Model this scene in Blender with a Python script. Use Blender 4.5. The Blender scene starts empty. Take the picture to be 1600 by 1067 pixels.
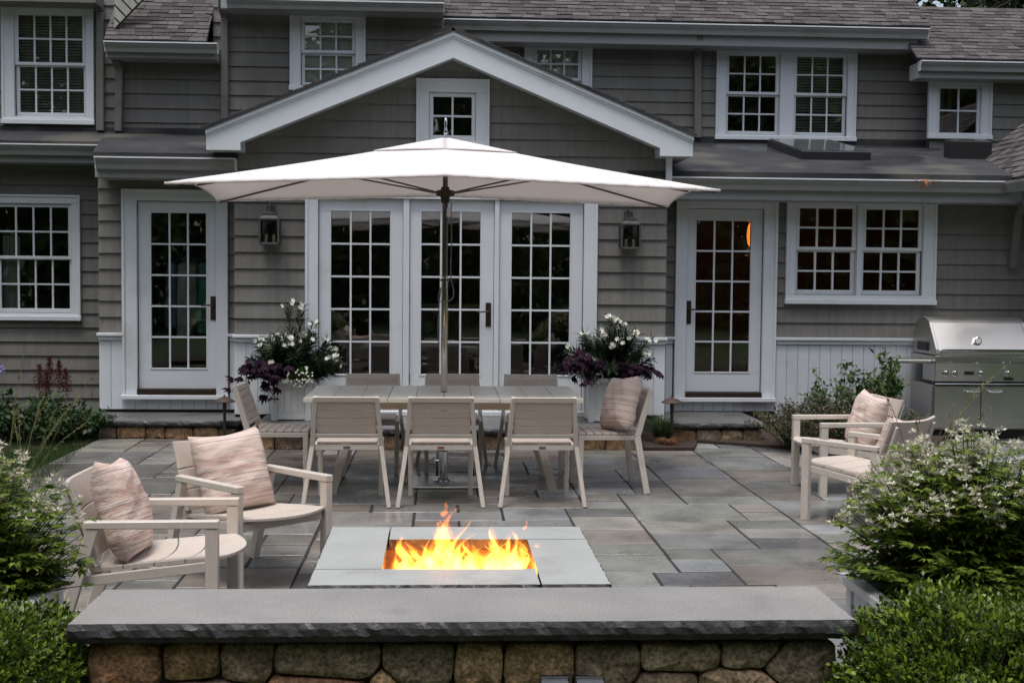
import bpy, bmesh, math, random
import numpy as np
from mathutils import Vector, Matrix, Euler

S = bpy.context.scene
COL = S.collection
R = random.Random(7)
NR = np.random.RandomState(11)
PI = math.pi
rad = math.radians

# ------------------------------------------------------------------ camera
CAM_H = 1.645
YAW, PITCH, ROLL = rad(3.23), rad(-2.92), rad(0.53)
fw = Vector((math.sin(YAW) * math.cos(PITCH), math.cos(YAW) * math.cos(PITCH), math.sin(PITCH)))
rt0 = Vector((math.cos(YAW), -math.sin(YAW), 0.0))
up0 = rt0.cross(fw)
rt = rt0 * math.cos(ROLL) + up0 * math.sin(ROLL)
up = up0 * math.cos(ROLL) - rt0 * math.sin(ROLL)
cam_d = bpy.data.cameras.new('camera')
cam = bpy.data.objects.new('camera', cam_d)
COL.objects.link(cam)
m = Matrix((rt, up, -fw)).transposed().to_4x4()
m.translation = Vector((0, 0, CAM_H))
cam.matrix_world = m
cam_d.lens = 45.0
cam_d.sensor_width = 36.0
cam_d.clip_start = 0.05
cam_d.clip_end = 2000
S.camera = cam
S.render.resolution_x, S.render.resolution_y = 1024, 682

# ------------------------------------------------------------------ daylight: a grey overcast sky
SUN_EL, SUN_AZ = rad(74), rad(205)          # azimuth clockwise from +Y
w = bpy.data.worlds.new('World')
S.world = w
w.use_nodes = True
nt = w.node_tree
nt.nodes.clear()
sky = nt.nodes.new('ShaderNodeTexSky')
sky.sky_type = 'NISHITA'
sky.sun_disc = False
sky.sun_elevation = SUN_EL
sky.sun_rotation = SUN_AZ
sky.air_density = 1.2
sky.dust_density = 4.0
hs = nt.nodes.new('ShaderNodeHueSaturation')
hs.inputs['Saturation'].default_value = 0.62
bg = nt.nodes.new('ShaderNodeBackground')
bg.inputs['Strength'].default_value = 0.12
out = nt.nodes.new('ShaderNodeOutputWorld')
nt.links.new(sky.outputs[0], hs.inputs['Color'])
nt.links.new(hs.outputs[0], bg.inputs['Color'])
nt.links.new(bg.outputs[0], out.inputs['Surface'])
sd = bpy.data.lights.new('sun', 'SUN')
sd.energy = 1.5
sd.angle = rad(26)
sd.color = (1.0, 0.97, 0.93)
so = bpy.data.objects.new('sun', sd)
COL.objects.link(so)
sdir = Vector((math.sin(SUN_AZ) * math.cos(SUN_EL), math.cos(SUN_AZ) * math.cos(SUN_EL), math.sin(SUN_EL)))
so.rotation_euler = (-sdir).to_track_quat('-Z', 'Y').to_euler()
so.location = sdir * 30
S.view_settings.view_transform = 'Standard'
S.view_settings.look = 'None'
S.view_settings.gamma = 1.0
S.view_settings.exposure = 0.6
S.view_settings.use_curve_mapping = False
try:
    S.cycles.max_bounces = 8
    S.cycles.transparent_max_bounces = 24
    S.cycles.sample_clamp_indirect = 4.0
    S.cycles.use_denoising = True
except Exception:
    pass

# ------------------------------------------------------------------ helpers
FPX = 2000.0
CAMV = Vector((0, 0, CAM_H))

def at(u, v, Y):
    """measured picture point -> the world point at depth Y (used to take sizes off the photograph)"""
    d = rt * ((u - 800) / FPX) - up * ((v - 533.5) / FPX) + fw
    return CAMV + d * (Y / d.y)

def gz(u, v, z=0.0):
    d = rt * ((u - 800) / FPX) - up * ((v - 533.5) / FPX) + fw
    return CAMV + d * ((z - CAM_H) / d.z)

def rect(u0, v0, u1, v1, Y):
    """x0, z0, x1, z1 of a picture rectangle on the wall plane Y"""
    um, vm = (u0 + u1) / 2, (v0 + v1) / 2
    return at(u0, vm, Y).x, at(um, v1, Y).z, at(u1, vm, Y).x, at(um, v0, Y).z

OFF = {}

def thing(name, label, cat, loc=(0, 0, 0), rz=0.0, group=None):
    o = bpy.data.objects.new(name, None)
    o.empty_display_size = 0.1
    COL.objects.link(o)
    o.location = loc
    o.rotation_euler = (0, 0, rz)
    o['label'] = label
    o['category'] = cat
    if group:
        o['group'] = group
    OFF[o.name] = Vector((0, 0, 0))
    return o

def wthing(name, label, cat, loc=(0, 0, 0), group=None):
    """a thing whose parts are written in world coordinates"""
    o = thing(name, label, cat, loc, 0, group)
    OFF[o.name] = Vector(loc)
    return o

def tag(o, label=None, cat=None, group=None, kind=None):
    if label: o['label'] = label
    if cat: o['category'] = cat
    if group: o['group'] = group
    if kind: o['kind'] = kind
    return o

def dup(root, loc=None, rz=None, label=None, group=None):
    r = root.copy(); COL.objects.link(r)
    if loc is not None: r.location = loc
    if rz is not None: r.rotation_euler = (0, 0, rz)
    if label: r['label'] = label
    if group: r['group'] = group
    OFF[r.name] = OFF.get(root.name, Vector((0, 0, 0)))
    for ch in list(root.children):
        c = ch.copy(); COL.objects.link(c); c.parent = r
        for g in list(ch.children):
            d = g.copy(); COL.objects.link(d); d.parent = c
    return r

class MB:
    def __init__(s):
        s.v = []; s.f = []

    def poly(s, pts):
        i = len(s.v); s.v += [tuple(p) for p in pts]
        s.f.append(tuple(range(i, i + len(pts))))
        return s

    def hexa(s, p):
        """8 corners: bottom 4 ccw seen from above, top 4"""
        i = len(s.v); s.v += [tuple(q) for q in p]
        for f in ((3, 2, 1, 0), (4, 5, 6, 7), (0, 1, 5, 4), (1, 2, 6, 5), (2, 3, 7, 6), (3, 0, 4, 7)):
            s.f.append(tuple(i + k for k in f))
        return s

    def box(s, x0, x1, y0, y1, z0, z1):
        return s.hexa([(x0, y0, z0), (x1, y0, z0), (x1, y1, z0), (x0, y1, z0),
                       (x0, y0, z1), (x1, y0, z1), (x1, y1, z1), (x0, y1, z1)])

    def bar(s, p0, p1, w, h, side=(1, 0, 0), w1=None, h1=None):
        """box section bar from p0 to p1; w across 'side', h across the other axis"""
        p0, p1 = Vector(p0), Vector(p1)
        d = (p1 - p0).normalized()
        a = Vector(side); a = (a - d * a.dot(d)).normalized()
        b = d.cross(a)
        w1 = w if w1 is None else w1; h1 = h if h1 is None else h1
        q = []
        for p, ww, hh in ((p0, w, h), (p1, w1, h1)):
            q += [p - a * ww / 2 - b * hh / 2, p + a * ww / 2 - b * hh / 2, p + a * ww / 2 + b * hh / 2, p - a * ww / 2 + b * hh / 2]
        return s.hexa(q)

    def tube(s, pts, r, n=8, caps=True):
        pts = [Vector(p) for p in pts]
        rr = r if isinstance(r, (list, tuple)) else [r] * len(pts)
        ref = Vector((0, 0, 1))
        i0 = len(s.v)
        for k, p in enumerate(pts):
            t = (pts[min(k + 1, len(pts) - 1)] - pts[max(k - 1, 0)])
            t = t.normalized() if t.length > 1e-9 else Vector((0, 0, 1))
            a = t.cross(ref)
            if a.length < 0.05: a = t.cross(Vector((1, 0, 0)))
            a.normalize(); b = t.cross(a)
            for j in range(n):
                an = 2 * PI * j / n
                s.v.append(tuple(p + (a * math.cos(an) + b * math.sin(an)) * rr[k]))
        for k in range(len(pts) - 1):
            for j in range(n):
                a0 = i0 + k * n + j; a1 = i0 + k * n + (j + 1) % n
                s.f.append((a0, a0 + n, a1 + n, a1))
        if caps:
            s.f.append(tuple(i0 + j for j in range(n)))
            s.f.append(tuple(i0 + (len(pts) - 1) * n + j for j in reversed(range(n))))
        return s

    def lathe(s, c, prof, n=16):
        """profile [(r, z)] turned about the vertical through c"""
        c = Vector(c); i0 = len(s.v)
        for r, z in prof:
            for j in range(n):
                an = 2 * PI * j / n
                s.v.append((c.x + r * math.cos(an), c.y + r * math.sin(an), c.z + z))
        for k in range(len(prof) - 1):
            for j in range(n):
                a0 = i0 + k * n + j; a1 = i0 + k * n + (j + 1) % n
                s.f.append((a0, a1, a1 + n, a0 + n))
        s.f.append(tuple(i0 + j for j in reversed(range(n))))
        s.f.append(tuple(i0 + (len(prof) - 1) * n + j for j in range(n)))
        return s

    def prism(s, pts, d):
        """closed outline extruded by vector d"""
        d = Vector(d); n = len(pts); i = len(s.v)
        s.v += [tuple(p) for p in pts] + [tuple(Vector(p) + d) for p in pts]
        s.f.append(tuple(range(i, i + n))); s.f.append(tuple(range(i + 2 * n - 1, i + n - 1, -1)))
        for k in range(n):
            s.f.append((i + k, i + n + k, i + n + (k + 1) % n, i + (k + 1) % n))
        return s

    def build(s, name, mat, parent=None, bevel=0.0, smooth=False, color=None, fix=True, seg=1):
        off = OFF.get(parent.name, Vector((0, 0, 0))) if parent else Vector((0, 0, 0))
        me = bpy.data.meshes.new(name)
        me.from_pydata([(a - off.x, b - off.y, c - off.z) for a, b, c in s.v], [], s.f)
        if fix or bevel:
            bm = bmesh.new(); bm.from_mesh(me)
            bmesh.ops.recalc_face_normals(bm, faces=bm.faces)
            if bevel:
                bmesh.ops.bevel(bm, geom=[e for e in bm.edges if e.is_manifold and e.calc_face_angle(0) > 0.5], offset=bevel,
                                segments=seg, affect='EDGES', clamp_overlap=True)
            bm.to_mesh(me); bm.free()
        if smooth:
            me.polygons.foreach_set('use_smooth', [True] * len(me.polygons))
        me.materials.append(mat)
        o = bpy.data.objects.new(name, me)
        COL.objects.link(o)
        if parent:
            o.parent = parent; OFF[o.name] = off
        if color: o.color = (*color, 1)
        return o

def inst(src, parent, loc, rot=(0, 0, 0), scale=(1, 1, 1), color=None, name=None):
    """another object on the same mesh"""
    o = bpy.data.objects.new(name or src.name.split('.')[0], src.data)
    COL.objects.link(o)
    o.parent = parent; o.location = loc; o.rotation_euler = rot; o.scale = scale
    if color: o.color = (*color, 1)
    return o

# ------------------------------------------------------------------ materials
def mat(name, col, rough=0.5, var=0.12, scale=6.0, bump=0.0, bscale=80.0, metal=0.0, stretch=(1, 1, 1),
        spec=0.5, objcol=False, island=0.0, col2=None, rvar=0.0, fine=0.0, fscale=200.0, coat=0.0, dirt=None, bdist=0.004):
    mt = bpy.data.materials.new(name); mt.use_nodes = True
    n = mt.node_tree.nodes; l = mt.node_tree.links
    b = n['Principled BSDF']
    tc = n.new('ShaderNodeTexCoord'); mp = n.new('ShaderNodeMapping')
    mp.inputs['Scale'].default_value = stretch
    l.new(tc.outputs['Object'], mp.inputs['Vector'])
    no = n.new('ShaderNodeTexNoise'); no.inputs['Scale'].default_value = scale
    no.inputs['Detail'].default_value = 6; no.inputs['Roughness'].default_value = 0.6
    l.new(mp.outputs[0], no.inputs['Vector'])
    mr = n.new('ShaderNodeMapRange'); mr.inputs['From Min'].default_value = 0.3; mr.inputs['From Max'].default_value = 0.7
    l.new(no.outputs['Fac'], mr.inputs['Value'])
    mx = n.new('ShaderNodeMix'); mx.data_type = 'RGBA'
    c1 = tuple(c * (1 - var) for c in col) if col2 is None else col
    c2 = tuple(c * (1 + var) for c in col) if col2 is None else col2
    mx.inputs['A'].default_value = (*c1, 1); mx.inputs['B'].default_value = (*c2, 1)
    l.new(mr.outputs[0], mx.inputs['Factor'])
    cs = mx.outputs['Result']

    def mul(cs, other=None, val=None, fac=1.0):
        k = n.new('ShaderNodeMix'); k.data_type = 'RGBA'; k.blend_type = 'MULTIPLY'; k.inputs['Factor'].default_value = fac
        l.new(cs, k.inputs['A']); l.new(other, k.inputs['B'])
        return k.outputs['Result']
    if objcol:
        oi = n.new('ShaderNodeObjectInfo'); cs = mul(cs, oi.outputs['Color'])
    if island:
        ge = n.new('ShaderNodeNewGeometry'); r2 = n.new('ShaderNodeMapRange')
        r2.inputs['To Min'].default_value = 1 - island; r2.inputs['To Max'].default_value = 1 + island
        l.new(ge.outputs['Random Per Island'], r2.inputs['Value']); cs = mul(cs, r2.outputs[0])
    if fine:
        nf = n.new('ShaderNodeTexNoise'); nf.inputs['Scale'].default_value = fscale; nf.inputs['Detail'].default_value = 3
        l.new(mp.outputs[0], nf.inputs['Vector'])
        r3 = n.new('ShaderNodeMapRange'); r3.inputs['From Min'].default_value = 0.3; r3.inputs['From Max'].default_value = 0.7
        r3.inputs['To Min'].default_value = 1 - fine; r3.inputs['To Max'].default_value = 1 + fine
        l.new(nf.outputs['Fac'], r3.inputs['Value']); cs = mul(cs, r3.outputs[0])
    if dirt:
        dcol, dscale, dlo, dhi = dirt
        nd = n.new('ShaderNodeTexNoise'); nd.inputs['Scale'].default_value = dscale; nd.inputs['Detail'].default_value = 5
        l.new(tc.outputs['Object'], nd.inputs['Vector'])
        r4 = n.new('ShaderNodeMapRange'); r4.inputs['From Min'].default_value = dlo; r4.inputs['From Max'].default_value = dhi
        l.new(nd.outputs['Fac'], r4.inputs['Value'])
        k = n.new('ShaderNodeMix'); k.data_type = 'RGBA'
        l.new(r4.outputs[0], k.inputs['Factor']); l.new(cs, k.inputs['A']); k.inputs['B'].default_value = (*dcol, 1)
        cs = k.outputs['Result']
    l.new(cs, b.inputs['Base Color'])
    b.inputs['Roughness'].default_value = rough
    if rvar:
        r5 = n.new('ShaderNodeMapRange'); r5.inputs['From Min'].default_value = 0.35; r5.inputs['From Max'].default_value = 0.65
        r5.inputs['To Min'].default_value = max(0.05, rough - rvar); r5.inputs['To Max'].default_value = min(1, rough + rvar)
        nn = n.new('ShaderNodeTexNoise'); nn.inputs['Scale'].default_value = scale * 0.7; nn.inputs['Detail'].default_value = 4
        l.new(tc.outputs['Object'], nn.inputs['Vector']); l.new(nn.outputs['Fac'], r5.inputs['Value'])
        l.new(r5.outputs[0], b.inputs['Roughness'])
    b.inputs['Metallic'].default_value = metal
    b.inputs['Specular IOR Level'].default_value = spec
    if coat: b.inputs['Coat Weight'].default_value = coat
    if bump:
        nb = n.new('ShaderNodeTexNoise'); nb.inputs['Scale'].default_value = bscale; nb.inputs['Detail'].default_value = 5
        l.new(mp.outputs[0], nb.inputs['Vector'])
        bp = n.new('ShaderNodeBump'); bp.inputs['Strength'].default_value = min(1, bump); bp.inputs['Distance'].default_value = bdist
        l.new(nb.outputs['Fac'], bp.inputs['Height']); l.new(bp.outputs[0], b.inputs['Normal'])
    return mt

def leafmat(name, c1, c2, rough=0.45, trans=0.25, spec=0.35):
    mt = bpy.data.materials.new(name); mt.use_nodes = True
    n = mt.node_tree.nodes; l = mt.node_tree.links
    b = n['Principled BSDF']
    ge = n.new('ShaderNodeNewGeometry')
    cr = n.new('ShaderNodeMix'); cr.data_type = 'RGBA'
    cr.inputs['A'].default_value = (*c1, 1); cr.inputs['B'].default_value = (*c2, 1)
    pw = n.new('ShaderNodeMath'); pw.operation = 'POWER'; pw.inputs[1].default_value = 1.6
    l.new(ge.outputs['Random Per Island'], pw.inputs[0]); l.new(pw.outputs[0], cr.inputs['Factor'])
    l.new(cr.outputs['Result'], b.inputs['Base Color'])
    b.inputs['Roughness'].default_value = rough; b.inputs['Specular IOR Level'].default_value = spec
    tr = n.new('ShaderNodeBsdfTranslucent'); l.new(cr.outputs['Result'], tr.inputs['Color'])
    ms = n.new('ShaderNodeMixShader'); ms.inputs['Fac'].default_value = trans
    l.new(b.outputs[0], ms.inputs[1]); l.new(tr.outputs[0], ms.inputs[2])
    l.new(ms.outputs[0], n['Material Output'].inputs['Surface'])
    return mt

def glassmat(name, tint=(0.94, 0.96, 0.95), ior=1.75):
    mt = bpy.data.materials.new(name); mt.use_nodes = True
    n = mt.node_tree.nodes; l = mt.node_tree.links; n.clear()
    o = n.new('ShaderNodeOutputMaterial'); t = n.new('ShaderNodeBsdfTransparent'); t.inputs['Color'].default_value = (*tint, 1)
    g = n.new('ShaderNodeBsdfGlossy'); g.inputs['Roughness'].default_value = 0.0; g.inputs['Color'].default_value = (1, 1, 1, 1)
    f = n.new('ShaderNodeFresnel'); f.inputs['IOR'].default_value = ior
    ms = n.new('ShaderNodeMixShader')
    l.new(f.outputs[0], ms.inputs['Fac']); l.new(t.outputs[0], ms.inputs[1]); l.new(g.outputs[0], ms.inputs[2])
    l.new(ms.outputs[0], o.inputs['Surface'])
    return mt

M = {}
M['siding'] = mat('grey_stained_shingle', (0.176, 0.172, 0.161), 0.75, 0.14, 1.2, 0.6, 6.0, stretch=(14, 14, 0.8), objcol=True, fine=0.08, fscale=9.0, spec=0.25, dirt=((0.125, 0.121, 0.112), 1.1, 0.52, 0.78))
M['white'] = mat('white_trim_paint', (0.64, 0.675, 0.715), 0.42, 0.035, 3.0, 0.06, 40.0, dirt=((0.45, 0.45, 0.43), 1.7, 0.62, 0.85))
M['bead'] = mat('white_beadboard_paint', (0.62, 0.655, 0.695), 0.45, 0.04, 2.0, 0.06, 30.0, objcol=True, dirt=((0.42, 0.42, 0.4), 2.2, 0.62, 0.9))
M['gutter'] = mat('grey_gutter_paint', (0.235, 0.24, 0.235), 0.4, 0.08, 3.0, 0.0, dirt=((0.14, 0.14, 0.12), 3.0, 0.52, 0.8))
M['fascia'] = mat('shaded_fascia_paint', (0.30, 0.31, 0.32), 0.5, 0.06, 3.0)  # white boards, the shade under the gutters put into a greyer colour
M['spout'] = mat('taupe_downspout_paint', (0.15, 0.142, 0.132), 0.42, 0.08, 5.0, dirt=((0.09, 0.085, 0.075), 4.0, 0.55, 0.8))
M['membrane'] = mat('black_roof_membrane', (0.030, 0.030, 0.034), 0.55, 0.35, 1.6, 0.35, 30.0, rvar=0.3, spec=0.35, dirt=((0.075, 0.072, 0.062), 1.2, 0.54, 0.68))
M['shingle'] = mat('asphalt_shingle', (0.078, 0.070, 0.071), 0.85, 0.15, 3.0, 0.5, 300.0, island=0.42, fine=0.35, fscale=60.0, spec=0.25)
M['dark'] = mat('dark_bronze', (0.05, 0.034, 0.026), 0.45, 0.2, 20.0, metal=0.6)
M['lead'] = mat('aged_lead_metal', (0.075, 0.078, 0.08), 0.55, 0.2, 20.0, 0.2, 120.0, metal=0.5)
M['glass'] = glassmat('window_glass')
M['lamp_glass'] = glassmat('lantern_glass', (0.8, 0.8, 0.8), 1.25)
M['room'] = mat('room_plaster', (0.30, 0.23, 0.18), 0.9, 0.1)
M['blind'] = mat('blind_slat', (0.74, 0.75, 0.70), 0.6, 0.05, 4.0)
M['joint'] = mat('dark_paving_joint', (0.022, 0.020, 0.019), 0.95, 0.3, 30.0, 0.6, 200.0)
M['mortar'] = mat('dark_joint_sand', (0.045, 0.041, 0.037), 0.95, 0.3, 30.0, 0.6, 200.0)
M['pave'] = mat('bluestone_paving', (1, 1, 1), 0.37, 0.24, 3.2, 0.7, 22.0, objcol=True, rvar=0.2, fine=0.16, fscale=42.0, dirt=((0.05, 0.05, 0.05), 1.3, 0.54, 0.74))
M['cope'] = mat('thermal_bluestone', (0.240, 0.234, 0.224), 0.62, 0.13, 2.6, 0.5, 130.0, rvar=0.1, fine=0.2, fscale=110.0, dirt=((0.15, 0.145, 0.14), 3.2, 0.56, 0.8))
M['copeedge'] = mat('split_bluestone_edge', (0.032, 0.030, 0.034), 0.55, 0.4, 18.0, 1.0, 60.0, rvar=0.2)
M['pitstone'] = mat('pale_thermal_bluestone', (0.33, 0.345, 0.335), 0.6, 0.08, 3.0, 0.4, 130.0, fine=0.15, fscale=120.0, dirt=((0.24, 0.24, 0.225), 4.5, 0.56, 0.8))
M['field'] = mat('tan_fieldstone', (1, 1, 1), 0.8, 0.5, 13.0, 1.0, 18.0, bdist=0.02, objcol=True, fine=0.6, fscale=75.0, dirt=((0.10, 0.08, 0.045), 5.0, 0.60, 0.9))
M['slab'] = mat('wet_step_slab', (0.10, 0.10, 0.098), 0.38, 0.2, 3.0, 0.5, 40.0, rvar=0.15)
M['cream'] = mat('cream_powder_coat', (0.57, 0.515, 0.455), 0.42, 0.05, 5.0, 0.12, 300.0, fine=0.04, fscale=90.0, dirt=((0.43, 0.385, 0.33), 7.0, 0.57, 0.82))
M['slat'] = mat('cream_slat', (0.55, 0.48, 0.425), 0.5, 0.05, 4.0, 0.2, 120.0, objcol=True, dirt=((0.40, 0.345, 0.295), 5.0, 0.56, 0.8), fine=0.06, fscale=60.0)
M['tabletop'] = mat('wet_cream_tabletop', (0.68, 0.645, 0.57), 0.34, 0.04, 4.0, 0.05, 60.0, objcol=True)
M['canvas'] = None
M['steel'] = mat('brushed_steel', (0.52, 0.52, 0.51), 0.28, 0.06, 3.0, 0.05, 200.0, metal=1.0, stretch=(1, 1, 30), rvar=0.08)
M['chrome'] = mat('chrome', (0.65, 0.65, 0.66), 0.1, 0.03, metal=1.0)
M['grill'] = mat('stainless_grill', (0.50, 0.49, 0.475), 0.34, 0.05, 2.0, 0.06, 220.0, metal=0.95, stretch=(0.6, 20, 20), rvar=0.06)
M['black'] = mat('black_plastic', (0.012, 0.012, 0.013), 0.4, 0.2)
M['mulch'] = mat('bark_mulch', (0.035, 0.022, 0.016), 0.95, 0.4, 40.0, 1.0, 70.0, fine=0.4, fscale=90.0)
M['lawn'] = mat('lawn', (0.030, 0.052, 0.016), 0.9, 0.35, 9.0, 1.0, 120.0, fine=0.3, fscale=140.0)
M['bark'] = mat('bark', (0.06, 0.045, 0.034), 0.9, 0.3, 14.0, 1.0, 40.0)
M['stem'] = mat('green_stem', (0.075, 0.10, 0.035), 0.6, 0.2, 30.0)
M['drystem'] = mat('dry_stem', (0.13, 0.145, 0.06), 0.7, 0.3, 30.0)
M['planter'] = mat('white_planter_paint', (0.62, 0.635, 0.64), 0.5, 0.05, 3.0, 0.05, 50.0, objcol=True)
M['cleome'] = leafmat('cleome_leaf', (0.050, 0.098, 0.010), (0.25, 0.31, 0.042), 0.5, 0.38)
M['box'] = leafmat('boxwood_leaf', (0.022, 0.056, 0.008), (0.22, 0.30, 0.030), 0.35, 0.25)
M['oleander'] = leafmat('oleander_leaf', (0.010, 0.024, 0.010), (0.030, 0.055, 0.018), 0.4, 0.15)
M['purple'] = leafmat('sweet_potato_leaf', (0.010, 0.003, 0.010), (0.026, 0.007, 0.018), 0.65, 0.12, 0.12)
M['petal'] = leafmat('white_petal', (0.70, 0.70, 0.58), (0.86, 0.86, 0.84), 0.6, 0.3)
M['petalpink'] = leafmat('cleome_petal', (0.50, 0.47, 0.33), (0.82, 0.81, 0.72), 0.6, 0.3)
M['lightgreen'] = leafmat('bright_leaf', (0.030, 0.075, 0.015), (0.085, 0.15, 0.035), 0.45, 0.25)
M['olive'] = leafmat('abelia_leaf', (0.032, 0.045, 0.018), (0.13, 0.115, 0.06), 0.5, 0.2)
M['redroom'] = mat('red_brown_room_wall', (0.20, 0.115, 0.09), 0.9, 0.15)
M['blade'] = leafmat('grass_blade', (0.030, 0.060, 0.020), (0.085, 0.13, 0.045), 0.5, 0.25)
M['turf'] = leafmat('turf_blade', (0.030, 0.065, 0.014), (0.07, 0.12, 0.03), 0.6, 0.25)
M['dryblade'] = leafmat('dried_blade', (0.16, 0.07, 0.035), (0.32, 0.17, 0.09), 0.7, 0.15)
M['seed'] = leafmat('grass_seed', (0.16, 0.17, 0.06), (0.30, 0.27, 0.13), 0.7, 0.2)
M['plume'] = leafmat('astilbe_plume', (0.06, 0.010, 0.008), (0.13, 0.03, 0.018), 0.8, 0.1)
M['blueflower'] = leafmat('agapanthus_petal', (0.22, 0.22, 0.45), (0.42, 0.42, 0.66), 0.6, 0.2)
M['hosta'] = leafmat('bed_leaf', (0.018, 0.045, 0.014), (0.055, 0.10, 0.03), 0.45, 0.2)
M['reflwood'] = leafmat('wood_leaf', (0.06, 0.10, 0.03), (0.22, 0.26, 0.09), 0.6, 0.4)
M['wood'] = leafmat('tree_leaf', (0.012, 0.025, 0.008), (0.045, 0.075, 0.022), 0.55, 0.2)

# ------------------------------------------------------------------ leaves
class LB:
    """many leaves of one plant as one mesh"""
    def __init__(s):
        s.V = []; s.T = []; s.n = 0

    def add(s, P, D, N, L, W, fold=0.25, curl=0.15):
        P = np.atleast_2d(np.asarray(P, float)); k = len(P)
        D = np.broadcast_to(np.asarray(D, float), (k, 3)); N = np.broadcast_to(np.asarray(N, float), (k, 3))
        L = np.broadcast_to(np.asarray(L, float), (k,))[:, None]; W = np.broadcast_to(np.asarray(W, float), (k,))[:, None]
        D = D / (np.linalg.norm(D, axis=1, keepdims=True) + 1e-9)
        B = np.cross(D, N); B = B / (np.linalg.norm(B, axis=1, keepdims=True) + 1e-9)
        N = np.cross(B, D)
        mid = P + D * L * 0.45 + N * curl * L * 0.35
        lf = mid - B * W * 0.5 + N * W * fold
        rg = mid + B * W * 0.5 + N * W * fold
        tip = P + D * L - N * curl * L
        v = np.stack([P, lf, mid, rg, tip], 1).reshape(-1, 3)
        b = (np.arange(k) * 5)[:, None, None] + s.n
        t = np.array([[0, 2, 1], [0, 3, 2], [1, 2, 4], [2, 3, 4]])[None]
        s.V.append(v); s.T.append((b + t).reshape(-1, 3)); s.n += k * 5
        return s

    def build(s, name, mt, parent=None, kind='stuff'):
        V = np.concatenate(s.V); T = np.concatenate(s.T)
        if parent:
            o_ = OFF.get(parent.name, Vector((0, 0, 0))); V = V - np.array(o_)[None]
        me = bpy.data.meshes.new(name)
        me.vertices.add(len(V)); me.vertices.foreach_set('co', V.astype(np.float32).ravel())
        me.loops.add(len(T) * 3); me.loops.foreach_set('vertex_index', T.astype(np.int32).ravel())
        me.polygons.add(len(T)); me.polygons.foreach_set('loop_start', np.arange(0, len(T) * 3, 3, dtype=np.int32))
        me.update(calc_edges=True)
        me.materials.append(mt)
        o = bpy.data.objects.new(name, me); COL.objects.link(o)
        if parent:
            o.parent = parent; OFF[o.name] = OFF.get(parent.name, Vector((0, 0, 0)))
        if kind: o['kind'] = kind
        return o

def rnd_dir(n, rs):
    d = rs.normal(size=(n, 3)); return d / np.linalg.norm(d, axis=1, keepdims=True)

def stones_outline(pts, it=2):
    for z_ in range(it):
        q = []; w_ = .12 if z_ == 0 else .25
        for i in range(len(pts)):
            a, b = pts[i], pts[(i + 1) % len(pts)]
            q.append((a[0] * (1 - w_) + b[0] * w_, a[1] * (1 - w_) + b[1] * w_)); q.append((a[0] * w_ + b[0] * (1 - w_), a[1] * w_ + b[1] * (1 - w_)))
        pts = q
    return pts

def fieldstone(parent, poly, y, color, bulge=0.035, rnd=R, name='stone'):
    """a rounded stone whose outline (x, z) lies in a wall facing -Y at depth y"""
    o = stones_outline(poly)
    cx = sum(p[0] for p in o) / len(o); cz = sum(p[1] for p in o) / len(o)
    b = MB(); n = len(o)
    ph = rnd.random() * 9
    for k, (sc, dy) in enumerate(((1.0, .05), (1.035, 0.008), (1.012, -0.5 * bulge), (0.94, -0.85 * bulge), (0.55, -bulge))):
        for i, (px, pz) in enumerate(o):
            jit = (math.sin(px * 60 + ph) * math.cos(pz * 55 + ph * 2)) * 0.009 * (k > 1) + (rnd.random() - .5) * 0.010 * (k > 1)
            b.v.append((cx + (px - cx) * sc, y + dy + jit, cz + (pz - cz) * sc))
    for k in range(4):
        for i in range(n):
            a = k * n + i; c = k * n + (i + 1) % n
            b.f.append((a, c, c + n, a + n))
    b.v.append((cx, y - bulge * (0.9 + .3 * rnd.random()), cz)); ci = len(b.v) - 1
    for i in range(n):
        b.f.append((4 * n + i, 4 * n + (i + 1) % n, ci))
    return b.build(name, M['field'], parent, smooth=True, color=color)

def stone_color():
    k = R.choice(((.34, .21, .11), (.40, .26, .14), (.28, .21, .14), (.24, .17, .115), (.38, .27, .17), (.32, .17, .095), (.31, .24, .17)))
    f = 0.95 + R.random() * 0.4
    return tuple(c * f for c in k)

# ------------------------------------------------------------------ ground
YB, YR, YL, YU, YV, YW = 13.25, 13.70, 15.30, 15.30, 16.60, 16.30     # wall planes: bay, recess, far wall, upper walls

g = MB(); g.poly([(-400, -60, -.05), (400, -60, -.05), (400, 900, -.05), (-400, 900, -.05)])
tag(g.build('lawn', M['lawn'], fix=False), 'green lawn ground around the patio and house', 'lawn', kind='structure')
pat = MB().box(-3.37, 6.25, 4.3, 13.0, -.06, -.0055).build('patio', M['joint'])
tag(pat, 'patio of rectangular bluestone slabs in mixed grey and tan', 'patio', kind='structure')

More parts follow.
